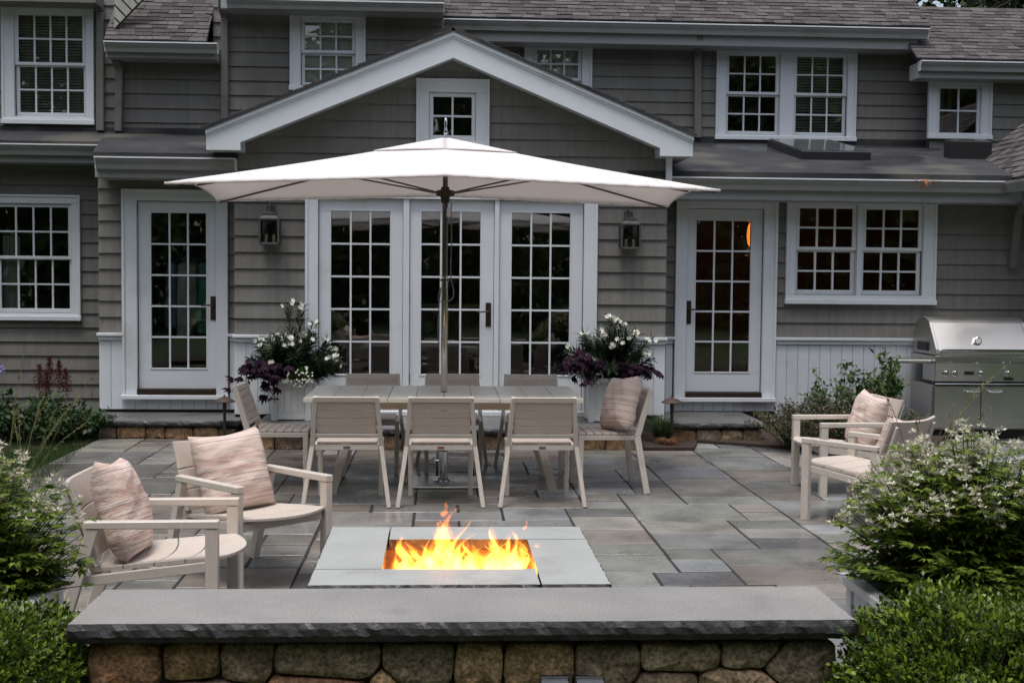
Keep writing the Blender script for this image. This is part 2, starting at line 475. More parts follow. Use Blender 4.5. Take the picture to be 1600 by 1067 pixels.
# paving stones: a random rectangular pattern on a 15 cm module
PAVE_COL = [((.205, .205, .202), 11), ((.182, .186, .182), 8), ((.218, .208, .190), 7), ((.210, .188, .170), 5), ((.165, .164, .155), 6),
            ((.235, .245, .255), 5), ((.105, .104, .110), 3), ((.196, .176, .158), 4), ((.188, .194, .176), 5)]
pool = [c for c, k in PAVE_COL for _ in range(k)]
CELL = 0.152
px0, py0 = -3.36, 4.45
nx, ny = int(9.6 / CELL), int(8.4 / CELL)
occ = np.zeros((nx, ny), bool)
sizes = [(6, 4), (5, 4), (4, 4), (6, 3), (4, 3), (7, 4), (5, 3), (8, 4), (4, 6), (6, 6), (3, 3), (4, 2), (6, 2), (3, 2), (7, 5), (5, 5)]
pr = random.Random(21)
base_meshes = {}
stones = []
vj = np.zeros((nx + 1, ny), bool)
for j in range(ny):
    for i in range(nx):
        if occ[i, j]: continue
        opts = sizes[:]; pr.shuffle(opts)
        opts.sort(key=lambda s_: bool(j > 0 and i + s_[0] <= nx and vj[i + s_[0], j - 1]) + bool(i > 0 and j + s_[1] < ny and occ[i - 1, j] and not occ[i - 1, min(ny - 1, j + s_[1])]) * .6 + pr.random() * .5)
        pick = None
        for (a, b_) in opts + [(2, 2), (2, 1), (1, 2), (1, 1)]:
            if i + a <= nx and j + b_ <= ny and not occ[i:i + a, j:j + b_].any():
                # leave no sliver beside the stone
                k = 0
                while i + a + k < nx and not occ[i + a + k, j]: k += 1
                if k == 1 and (a, b_) not in ((2, 2), (2, 1), (1, 2), (1, 1)): continue
                pick = (a, b_); break
        a, b_ = pick
        occ[i:i + a, j:j + b_] = True; vj[i + a, j:j + b_] = True; vj[i, j:j + b_] = True
        stones.append((px0 + i * CELL, py0 + j * CELL, a * CELL, b_ * CELL))
stones.sort(key=lambda s: s[1])
pav_n = 0
for (x, y, w_, h_) in stones:
    if x + w_ / 2 > 0.34 * (y + h_) * 1.2 + 0.6 and y < 9.0: continue
    gp = 0.006 + pr.random() * 0.004
    b = MB()
    jx = lambda: (pr.random() - .5) * 0.007
    t = (pr.random() - .5) * 0.005
    z1 = 0.0 + t
    cs = [(x + gp + jx(), y + gp + jx()), (x + w_ - gp + jx(), y + gp + jx()), (x + w_ - gp + jx(), y + h_ - gp + jx()), (x + gp + jx(), y + h_ - gp + jx())]
    tilt = [(pr.random() - .5) * 0.003 for _ in range(4)]
    b.hexa([(cx, cy, -.03) for cx, cy in cs] + [(cx, cy, z1 + tt) for (cx, cy), tt in zip(cs, tilt)])
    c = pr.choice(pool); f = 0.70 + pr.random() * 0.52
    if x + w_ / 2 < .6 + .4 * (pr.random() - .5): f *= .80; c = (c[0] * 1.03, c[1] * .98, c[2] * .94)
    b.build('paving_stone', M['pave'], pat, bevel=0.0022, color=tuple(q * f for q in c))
    pav_n += 1

# planting beds
for pts in ([gz(-160, 725), gz(60, 700), gz(150, 690), gz(170, 640), gz(-200, 640)],):
    tag(MB().prism([(p.x, p.y, -.045) for p in pts], (0, 0, .03)).build('planting_bed', M['mulch']), 'dark mulched bed under the far window', 'planting bed', kind='structure')
bp = [gz(996, 704), gz(1085, 704), gz(1090, 692), gz(1200, 700), gz(1440, 715), gz(1500, 668), gz(1210, 660), gz(1000, 660)]
tag(MB().prism([(p.x, p.y, -.045) for p in bp], (0, 0, .075)).build('planting_bed', M['mulch']), 'dark mulched bed between the pillowed dining chair and the grill', 'planting bed', kind='structure')
tag(MB().box(-6, -1.23, 3.2, 4.62, -.045, .02).build('planting_bed', M['mulch']), 'mulched bed under the boxwood beside the nearest armchair', 'planting bed', kind='structure')
tag(MB().box(1.42, 5, 3.2, 4.62, -.045, .02).build('planting_bed', M['mulch']), 'mulched bed under the boxwoods before the biggest flowering bush', 'planting bed', kind='structure')

# ------------------------------------------------------------------ the house
house = wthing('house', 'long grey shingled house with white trimmed glazed doors and windows behind the patio', 'house', (0, YR, 0))

def backing(x0, x1, z0, z1, Y, holes, gable=None, thick=0.12, mt=None):
    xs = sorted({x0, x1, *[min(max(h[0], x0), x1) for h in holes], *[min(max(h[2], x0), x1) for h in holes]})
    zs = sorted({z0, z1, *[min(max(h[1], z0), z1) for h in holes], *[min(max(h[3], z0), z1) for h in holes]})
    b = MB()
    for i in range(len(xs) - 1):
        for k in range(len(zs) - 1):
            cx, cz = (xs[i] + xs[i + 1]) / 2, (zs[k] + zs[k + 1]) / 2
            if any(h[0] < cx < h[2] and h[1] < cz < h[3] for h in holes): continue
            b.box(xs[i], xs[i + 1], Y, Y + thick, zs[k], zs[k + 1])
    if gable: b.prism([(p[0], Y, p[1]) for p in gable], (0, thick, 0))
    return b.build('wall', mt or M['mortar'], house, fix=False)

sr = random.Random(5)

def siding(wall, Y, x0, x1, z0, z1, holes, ex=0.168, top=None, lmin=1.3, lmax=3.4):
    z = z0
    while z < z1 - 0.012:
        zt = min(z + ex, z1)
        a, c = x0, x1
        if top:
            a, c = top(z + ex * .3)
            a, c = max(a, x0), min(c, x1)
            if c - a < .1: break
        segs = [(a, c, z, zt)]
        for h in holes:
            if h[1] < zt and h[3] > z:
                new = []
                for s in segs:
                    if s[2] != z or s[3] != zt: new.append(s); continue
                    l_, r_ = h[0] + .012, h[2] - .012
                    if r_ <= s[0] or l_ >= s[1]: new.append(s); continue
                    if l_ > s[0]: new.append((s[0], l_, z, zt))
                    if r_ < s[1]: new.append((r_, s[1], z, zt))
                    la, ra = max(l_, s[0]), min(r_, s[1])
                    if h[1] - z > .02: new.append((la, ra, z, h[1] + .008))
                    if zt - h[3] > .02: new.append((la, ra, h[3] - .008, zt))
                segs = new
        for (a_, c_, q0, q1) in segs:
            x = a_
            while x < c_ - 1e-4:
                ln = lmin + sr.random() * (lmax - lmin)
                e = x + ln
                if c_ - e < 0.5: e = c_
                k0 = (q0 - z) / ex; k1 = (q1 - z) / ex
                d0 = 0.026 - 0.021 * k0; d1 = 0.026 - 0.021 * k1
                ov = 0.008 if q1 == zt else 0
                j = (sr.random() - .5) * .004
                b = MB().hexa([(x + .0012, Y - d0 - .001, q0 + j), (e - .0012, Y - d0 - .001, q0 + j + (sr.random() - .5) * .003), (e - .0012, Y - .0005, q0 + j), (x + .0012, Y - .0005, q0 + j),
                               (x + .0012, Y - d1, q1 + ov), (e - .0012, Y - d1, q1 + ov), (e - .0012, Y - .0005, q1 + ov), (x + .0012, Y - .0005, q1 + ov)])
                t = 0.93 + sr.random() * 0.14
                b.build('siding_board', M['siding'], wall, color=(t, t * (1 - .02 * sr.random()), t * (1 - .03 * sr.random())), fix=False)
                x = e
        z = zt

def wainscot(x0, x1, z0, z1, Y, cap=True, pw=0.118, holes=()):
    """white vertical boards under a cap rail"""
    b = MB()
    if cap:
        b.box(x0 - .015, x1 + .015, Y - .075, Y + .02, z1 - .03, z1)
        b.box(x0, x1, Y - .05, Y + .02, z1 - .075, z1 - .0301)
    b.box(x0, x1, Y - .012, Y + .03, z0, z1 - .0752 if cap else z1)
    wsc = b.build('wainscot', M['white'], house, bevel=0.003)
    n = max(1, round((x1 - x0) / pw)); st = (x1 - x0) / n
    for i in range(n):
        segs = [(z0 + .005, z1 - (.076 if cap else .002))]
        t = 0.97 + sr.random() * .05
        MB().box(x0 + i * st + .0018, x0 + (i + 1) * st - .0018, Y - .028, Y - .0125, *segs[0]).build('beadboard_plank', M['bead'], wsc, bevel=0.003, color=(t, t, t))
    return wsc

def frame_boxes(b, o, openings, y0, y1):
    """boards between the outer rectangle and one or more openings side by side"""
    ox0, oz0, ox1, oz1 = o
    zt = max(p[3] for p in openings); zb = min(p[1] for p in openings)
    b.box(ox0, ox1, y0, y1, zt, oz1); b.box(ox0, ox1, y0, y1, oz0, zb)
    xs = [ox0] + [q for p in openings for q in (p[0], p[2])] + [ox1]
    for i in range(0, len(xs), 2):
        b.box(xs[i], xs[i + 1], y0, y1, zb, zt)

def lights(parent, Y, gx0, gz0, gx1, gz1, cols, rows, bar=0.020, name='pane', skip=()):
    """panes and the grid of bars between them; Y is the front of the bars"""
    b = MB()
    for i in range(1, cols):
        x = gx0 + (gx1 - gx0) * i / cols
        b.box(x - bar / 2, x + bar / 2, Y, Y + .028, gz0, gz1)
    for k in range(1, rows):
        z = gz0 + (gz1 - gz0) * k / rows
        b.box(gx0, gx1, Y + .0015, Y + .0265, z - bar / 2, z + bar / 2)
    b.build('glazing_bars', M['white'], parent)
    off = OFF[parent.name]
    key = ('pane', round((gx1 - gx0) / cols, 3), round((gz1 - gz0) / rows, 3))
    w_, h_ = (gx1 - gx0) / cols, (gz1 - gz0) / rows
    src = None
    for i in range(cols):
        for k in range(rows):
            c = Vector((gx0 + (i + .5) * w_, Y + .014, gz0 + (k + .5) * h_)) - off
            r = ((sr.random() - .5) * .012, 0, (sr.random() - .5) * .012)
            if src is None:
                src = MB().box(-w_ / 2 + .004, w_ / 2 - .004, -.002, .002, -h_ / 2 + .004, h_ / 2 - .004).build(name, M['glass'])
                src.parent = parent; src.location = c; src.rotation_euler = r
            else:
                inst(src, parent, c, r, name=name)

HOLES = {}

def window(Y, outer, columns, label=None, sill=True, key=None, blind=None):
    """outer: picture rectangle of the casing; columns: for each opening a list of (glass rect, cols, rows)"""
    o = rect(*outer, Y)
    ops = []; cols = []
    for col in columns:
        rs = [(rect(*gr, Y), c, r) for gr, c, r in col]
        x0 = min(q[0][0] for q in rs) - .042; x1 = max(q[0][2] for q in rs) + .042
        z0 = min(q[0][1] for q in rs) - .055; z1 = max(q[0][3] for q in rs) + .042
        ops.append((x0, z0, x1, z1)); cols.append(rs)
    zb = min(p[1] for p in ops); zt = max(p[3] for p in ops)
    ops = [(p[0], zb, p[2], zt) for p in ops]
    b = MB()
    frame_boxes(b, o, ops, Y - .05, Y + .01)
    bw = .024
    b.box(o[0] - .004, o[0] + bw, Y - .068, Y - .02, o[1], o[3] + .004); b.box(o[2] - bw, o[2] + .004, Y - .068, Y - .02, o[1], o[3] + .004)
    b.box(o[0] + bw + .0005, o[2] - bw - .0005, Y - .067, Y - .0201, o[3] - bw, o[3] + .003)
    if sill: b.box(o[0] - .012, o[2] + .012, Y - .085, Y - .02, o[1] - .004, o[1] + .05)
    for p in ops:      # jambs
        for q in ((p[0] - .012, p[0], p[1], p[3]), (p[2], p[2] + .012, p[1], p[3])):
            b.box(q[0], q[1], Y + .0105, Y + .135, q[2], q[3])
        b.box(p[0], p[2], Y + .0105, Y + .135, p[3], p[3] + .012); b.box(p[0], p[2], Y + .0105, Y + .135, p[1] - .012, p[1])
    wn = b.build('window', M['white'], house, bevel=0.004)
    if label: wn['label'] = label
    for p, rs in zip(ops, cols):
        for si, (gq, c, r) in enumerate(rs):
            yy = Y - .012 + .036 * si
            gx0, gz0, gx1, gz1 = gq
            last = si == len(rs) - 1
            s0 = p[1] + .002 if last else gz0 - .036
            s1 = p[3] - .002 if si == 0 else gz1 + .034
            b = MB(); frame_boxes(b, (p[0] + .002, s0, p[2] - .002, s1), [(gx0, gz0, gx1, gz1)], yy, yy + .034)
            b.build('sash', M['white'], wn, bevel=0.003)
            lights(wn, yy + .004, gx0, gz0, gx1, gz1, c, r)
        if blind:
            bl = MB(); z = p[1] + .02; by = Y + .08
            while z < p[3] - .02:
                bl.bar((p[0] + .03, by, z), (p[2] - .03, by, z), .002, .036, side=(0, .5, 1) if blind == 'open' else (0, 1, .45))
                z += 0.034
            for xx in (p[0] + .12, p[2] - .12): bl.box(xx - .002, xx + .002, by - .001, by + .001, p[1], p[3])
            tag(bl.build('blind', M['blind'], wn, fix=False), kind='stuff')
    hole = (min(p[0] for p in ops), zb, max(p[2] for p in ops), zt)
    return wn, o, hole

def door_leaf(Y, leaf, glass, c, r, handle=None, hinges=None, label=None):
    l = rect(*leaf, Y); gq = rect(*glass, Y)
    b = MB(); frame_boxes(b, l, [gq], Y + .012, Y + .058)
    # raised bead round the glass
    for q in ((gq[0] - .016, gq[0], gq[1] - .016, gq[3] + .016), (gq[2], gq[2] + .016, gq[1] - .016, gq[3] + .016)):
        b.box(q[0], q[1], Y + .005, Y + .0125, q[2], q[3])
    b.box(gq[0] + .0003, gq[2] - .0003, Y + .0053, Y + .0125, gq[3], gq[3] + .016); b.box(gq[0] + .0003, gq[2] - .0003, Y + .0053, Y + .0125, gq[1] - .016, gq[1])
    d = b.build('door', M['white'], house, bevel=0.002)
    if label: d['label'] = label
    lights(d, Y + .014, *gq[:4], c, r, bar=0.019)
    if handle:
        hu, hv0, hv1, side = handle
        h = rect(hu - 5, hv0, hu + 5, hv1, Y)
        hb = MB(); cx = (h[0] + h[2]) / 2
        hb.box(cx - .028, cx + .028, Y - .0, Y + .0118, h[1], h[3])
        zc = h[1] + (h[3] - h[1]) * .62
        hb.tube([(cx, Y + .002, zc), (cx, Y - .05, zc)], .011, 8)
        hb.tube([(cx, Y - .045, zc), (cx + side * .05, Y - .05, zc + .002), (cx + side * .115, Y - .048, zc - .006)], [.011, .009, .007], 8)
        hb.lathe((cx, Y - .004, h[1] + .05), [(.012, -.012), (.012, .012)], 8)
        hb.build('door_handle', M['dark'], d, bevel=0.002)
    for hv in hinges or ():
        q = at(hv[0], hv[1], Y)
        MB().tube([(q.x, Y + .006, q.z - .045), (q.x, Y + .006, q.z + .045)], .008, 8).build('hinge', M['lead'], d)
    return l

def shingles(name, p0, p1, upv, length, ex=0.098, tab=0.17, clip=None, label=None, thick=0.012, base=True):
    """a roof slope of overlapping shingle tabs; p0-p1 is the eave, upv the unit vector up the slope"""
    p0, p1, upv = Vector(p0), Vector(p1), Vector(upv).normalized()
    e = (p1 - p0); L = e.length; e.normalize(); nrm = e.cross(upv).normalized()
    if nrm.z < 0: nrm = -nrm
    b = MB()
    b.hexa([p0 - nrm * .03, p1 - nrm * .03, p1 + upv * length - nrm * .03, p0 + upv * length - nrm * .03,
            p0 - nrm * .004, p1 - nrm * .004, p1 + upv * length - nrm * .004, p0 + upv * length - nrm * .004])
    rf = b.build('roof', M['membrane'], house, fix=True)
    if label: rf['label'] = label
    b = MB(); k = 0
    n = int(length / ex)
    for k in range(n):
        x = -sr.random() * tab; e_ = ex
        while x < L:
            w_ = tab * (.7 + sr.random() * .6)
            xa, xb = max(x, 0), min(x + w_ - .004, L)
            x += w_
            if xb - xa < .02: continue
            s0 = k * ex - .004 - sr.random() * .014; s1 = (k + 1) * ex + .02
            th = thick * (.75 + sr.random() * .8)
            q = [p0 + e * xa + upv * s0, p0 + e * xb + upv * s0, p0 + e * xb + upv * s1, p0 + e * xa + upv * s1]
            if clip and not clip(p0 + e * ((xa + xb) / 2) + upv * ((s0 + s1) / 2)): continue
            b.hexa([q[0], q[1], q[2] - nrm * .004, q[3] - nrm * .004, q[0] + nrm * th, q[1] + nrm * th, q[2] + nrm * .003, q[3] + nrm * .003])
    tag(b.build('shingles', M['shingle'], rf), kind='stuff')
    return rf

def gutter(x0, x1, y, z, label=None, h=0.12, caps=True):
    """trough along X whose front lip is at y - 0.12 and z"""
    pr_ = [(0, 0), (0, -h), (-.075, -h), (-.082, -h * .62), (-.108, -h * .3), (-.115, -.012), (-.122, -.012), (-.122, 0)]
    b = MB().prism([(x0, y + a, z + c) for a, c in pr_], (x1 - x0, 0, 0))
    gt = b.build('gutter', M['gutter'], house)
    MB().box(x0 - .001, x1 + .001, y - .126, y - .1195, z - .012, z + .003).build('lip', M['white'], gt)
    if caps:
        for xx in (x0 - .012, x1 + .0005):
            MB().prism([(xx, y + a * 1.03, z + c * 1.03 + .002) for a, c in pr_], (.0115, 0, 0)).build('end_cap', M['white'], gt)
    return gt

def spout(pts, w_=0.075, d_=0.06):
    b = MB()
    for a, c in zip(pts[:-1], pts[1:]):
        b.bar(a, c, w_, d_, side=(1, 0, 0))
    s = b.build('downspout', M['spout'], house, bevel=0.008)
    return s

Z = lambda u, v, Y: at(u, v, Y).z
X = lambda u, v, Y: at(u, v, Y).x

# ---- windows and doors
wA, oA, hA = window(YL, (-27, 305, 127, 500), [[((-2, 324, 107, 400), 4, 2), ((1, 406, 108, 482), 4, 2)]], 'eight over eight sash window with a pale curtain at one side')
wB, oB, hB = window(YU, (5, 10, 148, 195), [[((29, 25, 129, 98), 4, 2), ((30, 105, 130, 176), 4, 2)]], 'large upper sash window with white blinds', blind='open')
wC, oC, hC = window(YU, (454, 15, 571, 143), [[((476, 36, 550, 79), 3, 2), ((476, 87, 550, 129), 3, 2)]], 'upper sash window cut across by the gable slope', blind='shut')
wD, oD, hD = window(YV, (819, 60, 924, 184), [[((839, 79, 903, 122), 3, 2), ((839, 130, 903, 172), 3, 2)]], 'small upper window half hidden by the gable slope', blind='shut')
wE, oE, hE = window(YB, (651, 125, 764, 238), [[((677, 152, 737, 212), 2, 2)]], 'small four pane window high in the gable')
wF, oF, hF = window(YV, (1118, 70, 1336, 220), [[((1139, 88, 1212, 144), 3, 2), ((1138, 151, 1212, 205), 3, 2)], [((1245, 90, 1317, 146), 3, 2), ((1244, 152, 1317, 207), 3, 2)]], 'paired upper sash windows above the skylight')
wG, oG, hG = window(YW, (1449, 122, 1547, 218), [[((1468, 139, 1526, 208), 2, 2)]], 'small four pane upper window beside the roof end')
wH, oH, hH = window(YR, (1227, 306, 1460, 475), [[((1249, 326, 1332, 386), 3, 2), ((1247, 394, 1330, 453), 3, 2)], [((1353, 328, 1435, 387), 3, 2), ((1350, 395, 1433, 454), 3, 2)]], 'paired ground floor sash windows beside the grill')
# half blind behind the second upper sash
bl = MB(); fq = rect(1243, 88, 1319, 207, YV); z = fq[1]
while z < fq[3]:
    bl.bar((fq[0], YV + .12, z), (fq[2], YV + .12, z), .002, .036, side=(0, .5, 1)); z += .036
tag(bl.build('blind', M['blind'], wF, fix=False), kind='stuff')
# curtain in the left ground floor window
cq = rect(-2, 395, 24, 484, YL); cb = MB()
for i in range(9):
    x0 = cq[0] + (cq[2] - cq[0]) * i / 9; x1 = cq[0] + (cq[2] - cq[0]) * (i + 1) / 9
    yy = [YL + .16 + .02 * (k % 2) for k in (i, i + 1)]
    cb.hexa([(x0, yy[0], cq[1] - .05), (x1, yy[1], cq[1] - .05), (x1, yy[1] + .004, cq[1] - .05), (x0, yy[0] + .004, cq[1] - .05),
             (x0, yy[0], cq[3] + .2), (x1, yy[1], cq[3] + .2), (x1, yy[1] + .004, cq[3] + .2), (x0, yy[0] + .004, cq[3] + .2)])
cb.build('curtain', mat('pale_green_curtain', (.42, .46, .40), .8), wA)

def door_frame(Y, outer, leaf, sillv):
    o = rect(*outer, Y); l = rect(*leaf, Y)
    b = MB()
    b.box(o[0], l[0] - .004, Y - .05, Y + .06, o[1], o[3]); b.box(l[2] + .004, o[2], Y - .05, Y + .06, o[1], o[3])
    b.box(l[0] - .0035, l[2] + .0035, Y - .05, Y + .06, l[3] + .004, o[3])
    bw = .026
    b.box(o[0] - .004, o[0] + bw, Y - .07, Y - .02, o[1], o[3] + .004); b.box(o[2] - bw, o[2] + .004, Y - .07, Y - .02, o[1], o[3] + .004)
    b.box(o[0] + bw + .0005, o[2] - bw - .0005, Y - .069, Y - .0201, o[3] - bw, o[3] + .003)
    b.box(o[0] - .01, o[2] + .01, Y - .11, Y - .0505, o[1] - .045, o[1] + .0)
    df = b.build('door_frame', M['white'], house, bevel=0.004)
    MB().box(l[0], l[2], Y - .085, Y + .055, o[1] + .001, l[1] - .003).build('threshold', M['dark'], df)
    return o, l

oDL, lDL = door_frame(YR, (193, 297, 357, 616), (216, 315, 338, 607), 616)
door_leaf(YR, (216, 315, 338, 607), (236, 333, 322, 575), 3, 5, (333, 463, 500, -1), label='glazed single door with garments hanging behind it')
oDR, lDR = door_frame(YR, (1054, 309, 1211, 620), (1072, 327, 1190, 612), 620)
door_leaf(YR, (1072, 327, 1190, 612), (1087, 345, 1172, 581), 3, 5, (1076, 470, 506, 1), label='glazed single door with a glowing orange lamp inside')

# three leaf French door in the bay
fo = rect(478, 292, 931, 652, YB)
fl = [rect(498, 311, 629, 648, YB), rect(640, 311, 771, 648, YB), rect(780, 311, 910, 648, YB)]
b = MB()
for xa, xb in ((fo[0], fl[0][0] - .004), (fl[2][2] + .004, fo[2])):
    b.box(xa, xb, YB - .05, YB + .06, .205, fo[3])
for xa, xb in ((fl[0][2] + .004, fl[1][0] - .004), (fl[1][2] + .004, fl[2][0] - .004)):
    b.box(xa, xb, YB - .03, YB + .06, .205, fl[0][3] + .0035)
b.box(fl[0][0] - .0035, fl[2][2] + .0035, YB - .05, YB + .06, fl[0][3] + .004, fo[3])
b.box(fo[0] - .004, fo[0] + .026, YB - .07, YB - .02, .205, fo[3] + .004); b.box(fo[2] - .026, fo[2] + .004, YB - .07, YB - .02, .205, fo[3] + .004)
b.box(fo[0] + .0265, fo[2] - .0265, YB - .069, YB - .0201, fo[3] - .026, fo[3] + .003)
b.box(fo[0], fo[2], YB - .11, YB - .0505, .2, .25)
b.build('door_frame', M['white'], house, bevel=.004)
door_leaf(YB, (498, 311, 629, 648), (517, 330, 609, 584.5), 3, 5, label='fixed leaf of the French doors, far from the handle')
door_leaf(YB, (640, 311, 771, 648), (658, 331, 750, 585), 3, 5, (763, 473, 510, -1), hinges=[(639, 343), (639, 466), (639, 590)], label='middle opening leaf of the French doors with bronze handle')
door_leaf(YB, (780, 311, 910, 648), (799, 333, 890, 586), 3, 5, label='fixed leaf of the French doors beside the handle')

# ---- ground floor walls
xl0, xl1 = X(155, 450, YR), X(367, 450, YB)
bxl, bxr = X(367, 450, YB), X(1040, 450, YB)
RAIL = 1.01
# far left wall
wl = backing(-6.3, xl0 + .3, -.05, 3.25, YL, [hA])
siding(wl, YL, -6.3, xl0 + .1, .0, 3.2, [oA], ex=.166)
# left door wall
gl0, gr0 = Z(255, 246, 13.13), Z(1320, 280, 13.13)
wd = backing(xl0, bxl + .1, -.05, gl0 - .02, YR, [(lDL[0], lDL[1] - .05, lDL[2], lDL[3])])
siding(wd, YR, xl0, bxl - .002, RAIL, gl0 - .03, [(oDL[0], 0, oDL[2], oDL[3])])
wainscot(xl0, oDL[0] - .005, .2, RAIL, YR)
wainscot(oDL[2] + .014, bxl - .003, .2, RAIL, YR, pw=.05)
wainscot(oDL[0] - .0045, oDL[2] + .0135, .2, oDL[1] - .048, YR, cap=False)
MB().box(xl0, xl0 + .1, YR + .125, YL - .03, -.05, gl0).build('wall', M['siding'], house)
# right wall
wr = backing(bxr - .1, 6.6, -.05, gr0 - .02, YR, [(lDR[0], lDR[1] - .05, lDR[2], lDR[3]), hH])
siding(wr, YR, bxr, 6.6, RAIL, gr0 - .03, [(oDR[0], 0, oDR[2], oDR[3]), oH], ex=.162)
wainscot(bxr + .004, oDR[0] - .014, .1, RAIL, YR, pw=.09)
wainscot(oDR[2] + .014, 6.3, .02, RAIL, YR, pw=.122)
wainscot(oDR[0] - .0135, oDR[2] + .0135, .2, oDR[1] - .048, YR, cap=False)
# bay
AX, AZ = .115, Z(708, 47, 12.9)
SL = (AZ - Z(322, 200, 12.9)) / (AX - X(322, 200, 12.9))
gtop = lambda z: (AX - (AZ - .12 - z) / SL, AX + (AZ - .12 - z) / SL)
ze = AZ - .1 - SL * (bxr - AX)
wb = backing(bxl, bxr, .0, ze, YB, [(fl[0][0], .2, fl[2][2], fl[0][3]), hE], gable=None)
# gable triangle above, round the little window
gb = MB()
for (xa, xb) in ((bxl, hE[0]), (hE[0], hE[2]), (hE[2], bxr)):
    lo = hE[3] if xa == hE[0] else ze
    pts = [(xa, YB, lo), (xb, YB, lo)]
    roofz = lambda x: AZ - .05 - SL * abs(x - AX)
    up_ = [(xb, YB, max(lo, roofz(xb)))]
    if xa < AX < xb: up_.append((AX, YB, roofz(AX)))
    up_.append((xa, YB, max(lo, roofz(xa))))
    q = pts + up_
    gb.prism(q, (0, .12, 0))
gb.build('wall', M['mortar'], house)
siding(wb, YB, bxl - .002, bxr + .002, RAIL + .01, 4.0, [(fo[0], 0, fo[2], fo[3]), oE], top=gtop, ex=.169)
wainscot(bxl - .003, fo[0] - .005, .2, RAIL + .012, YB, pw=.13)
wainscot(fo[2] + .005, bxr + .003, .2, RAIL + .012, YB, pw=.13)
for xx in (bxl, bxr - .1):
    MB().box(xx, xx + .0995, YB + .121, YR - .001, -.05, gl0 - .02).build('wall', M['siding'], house)

# bay roof: rakes, soffit, shingles
YF = 12.9
for s, name in ((-1, 'rake'), (1, 'rake')):
    xe = X(322, 200, YF) if s < 0 else X(1083, 215, YF)
    zt = lambda x: AZ - SL * abs(x - AX)
    b = MB()
    b.prism([(AX, YF, AZ - .055), (xe, YF, zt(xe) - .055), (xe, YF, zt(xe) - .20), (AX, YF, AZ - .20 - .085)][:2] +
            [(xe, YF, zt(xe) - .215), (xe - s * .335, YF, zt(xe) - .215), (xe - s * .335, YF, zt(xe - s * .335) - .275), (AX, YF, AZ - .275)], (0, .04, 0))
    b.build('rake_board', M['white'], house)
    b = MB(); b.prism([(AX, YF - .03, AZ), (xe + s * .004, YF - .03, zt(xe)), (xe + s * .004, YF - .03, zt(xe) - .058), (AX, YF - .03, AZ - .058)], (0, .07, 0))
    b.build('rake_trim', M['white'], house)
    b = MB(); b.prism([(AX, YF - .012, AZ - .0585), (xe + s * .002, YF - .012, zt(xe) - .0585), (xe + s * .002, YF - .012, zt(xe) - .082), (AX, YF - .012, AZ - .082)], (0, .0115, 0))
    b.build('rake_trim', M['white'], house)
    b = MB(); b.prism([(AX, YF + .0405, AZ - .18), (xe - s * .34, YF + .0405, zt(xe - s * .34) - .18), (xe - s * .34, YF + .0405, zt(xe - s * .34) - .25), (AX, YF + .0405, AZ - .25)], (0, YB - YF - .07, 0))
    b.build('soffit', M['white'], house)
    b = MB(); xi = xe - s * .335
    b.box(min(xe, xi), max(xe, xi), YF + .0405, YR + .2, zt(xe) - .212, zt(xe) - .06)
    b.build('eave_box', M['white'], house)
    upv = (-s, 0, SL)
    L = math.hypot(abs(xe - AX) + .02, SL * (abs(xe - AX) + .02))
    y1 = YU + .02 if s < 0 else YV + .02
    p0 = Vector((xe + s * .03, YF - .045, zt(xe) + .012 - .03 * SL)); p1 = Vector((xe + s * .03, y1, zt(xe) + .012 - .03 * SL))
    shingles('roof', p0, p1, upv, L + .02)

# ---- lower roofs
def flat_roof(pts, drop=.06, label=None):
    b = MB().prism(pts, (0, 0, -drop))
    o = b.build('roof', M['membrane'], house)
    if label: o['label'] = label
    return o
# right: black membrane behind the gutter
gz_ = Z(1320, 280, 13.13); xg0, xg1 = X(1048, 280, 13.13), X(1590, 280, 13.13)
gutter(xg0, xg1, 13.25, gz_)
MB().box(xg0 - .1, 6.6, 13.2505, YR - .03, gz_ - .22, gz_ - .001).build('fascia', M['fascia'], house, bevel=.004)
zb_ = Z(1320, 226, YV)
flat_roof([(xg0 - .25, 13.2, gz_ + .065), (6.4, 13.2, gz_ + .065), (6.4, YV, zb_), (0.3, YV, zb_), (.3, YB + .2, gz_ + .07)], .065, 'black membrane roof with a skylight')
# left door roof
gl = Z(255, 246, 13.13)
gutter(X(148, 246, 13.13), X(366, 246, 13.13), 13.25, gl)
MB().box(X(148, 246, 13.25), bxl + .1, 13.2505, YR - .03, gl - .2, gl - .001).build('fascia', M['fascia'], house, bevel=.004)
zlb = Z(250, 208, YU)
flat_roof([(X(145, 240, 13.2), 13.2, gl + .05), (X(372, 240, 13.2), 13.2, gl + .05), (X(372, 208, YU), YU, zlb), (X(165, 208, YU), YU, zlb)], .06)
# far left eave under the big upper window
gll = Z(60, 225, 14.8)
gutter(-6.2, X(163, 225, 14.8), 14.92, gll, caps=False)
MB().box(-6.2, X(163, 225, 14.92), 14.9205, YL - .03, gll - .2, gll - .001).build('fascia', M['fascia'], house, bevel=.004)
flat_roof([(-6.2, 14.86, gll + .04), (X(190, 225, 14.86), 14.86, gll + .04), (X(190, 203, YU), YU, Z(60, 203, YU)), (-6.2, YU, Z(60, 203, YU))], .05)
# membrane upstand along the upper walls
MB().box(-6.2, X(345, 200, YU), YU - .045, YU - .03, Z(60, 206, YU), Z(60, 198, YU)).build('flashing', M['membrane'], house)
MB().box(.35, 6.4, YV - .05, YV - .03, zb_ - .03, zb_ + .07).build('flashing', M['membrane'], house)

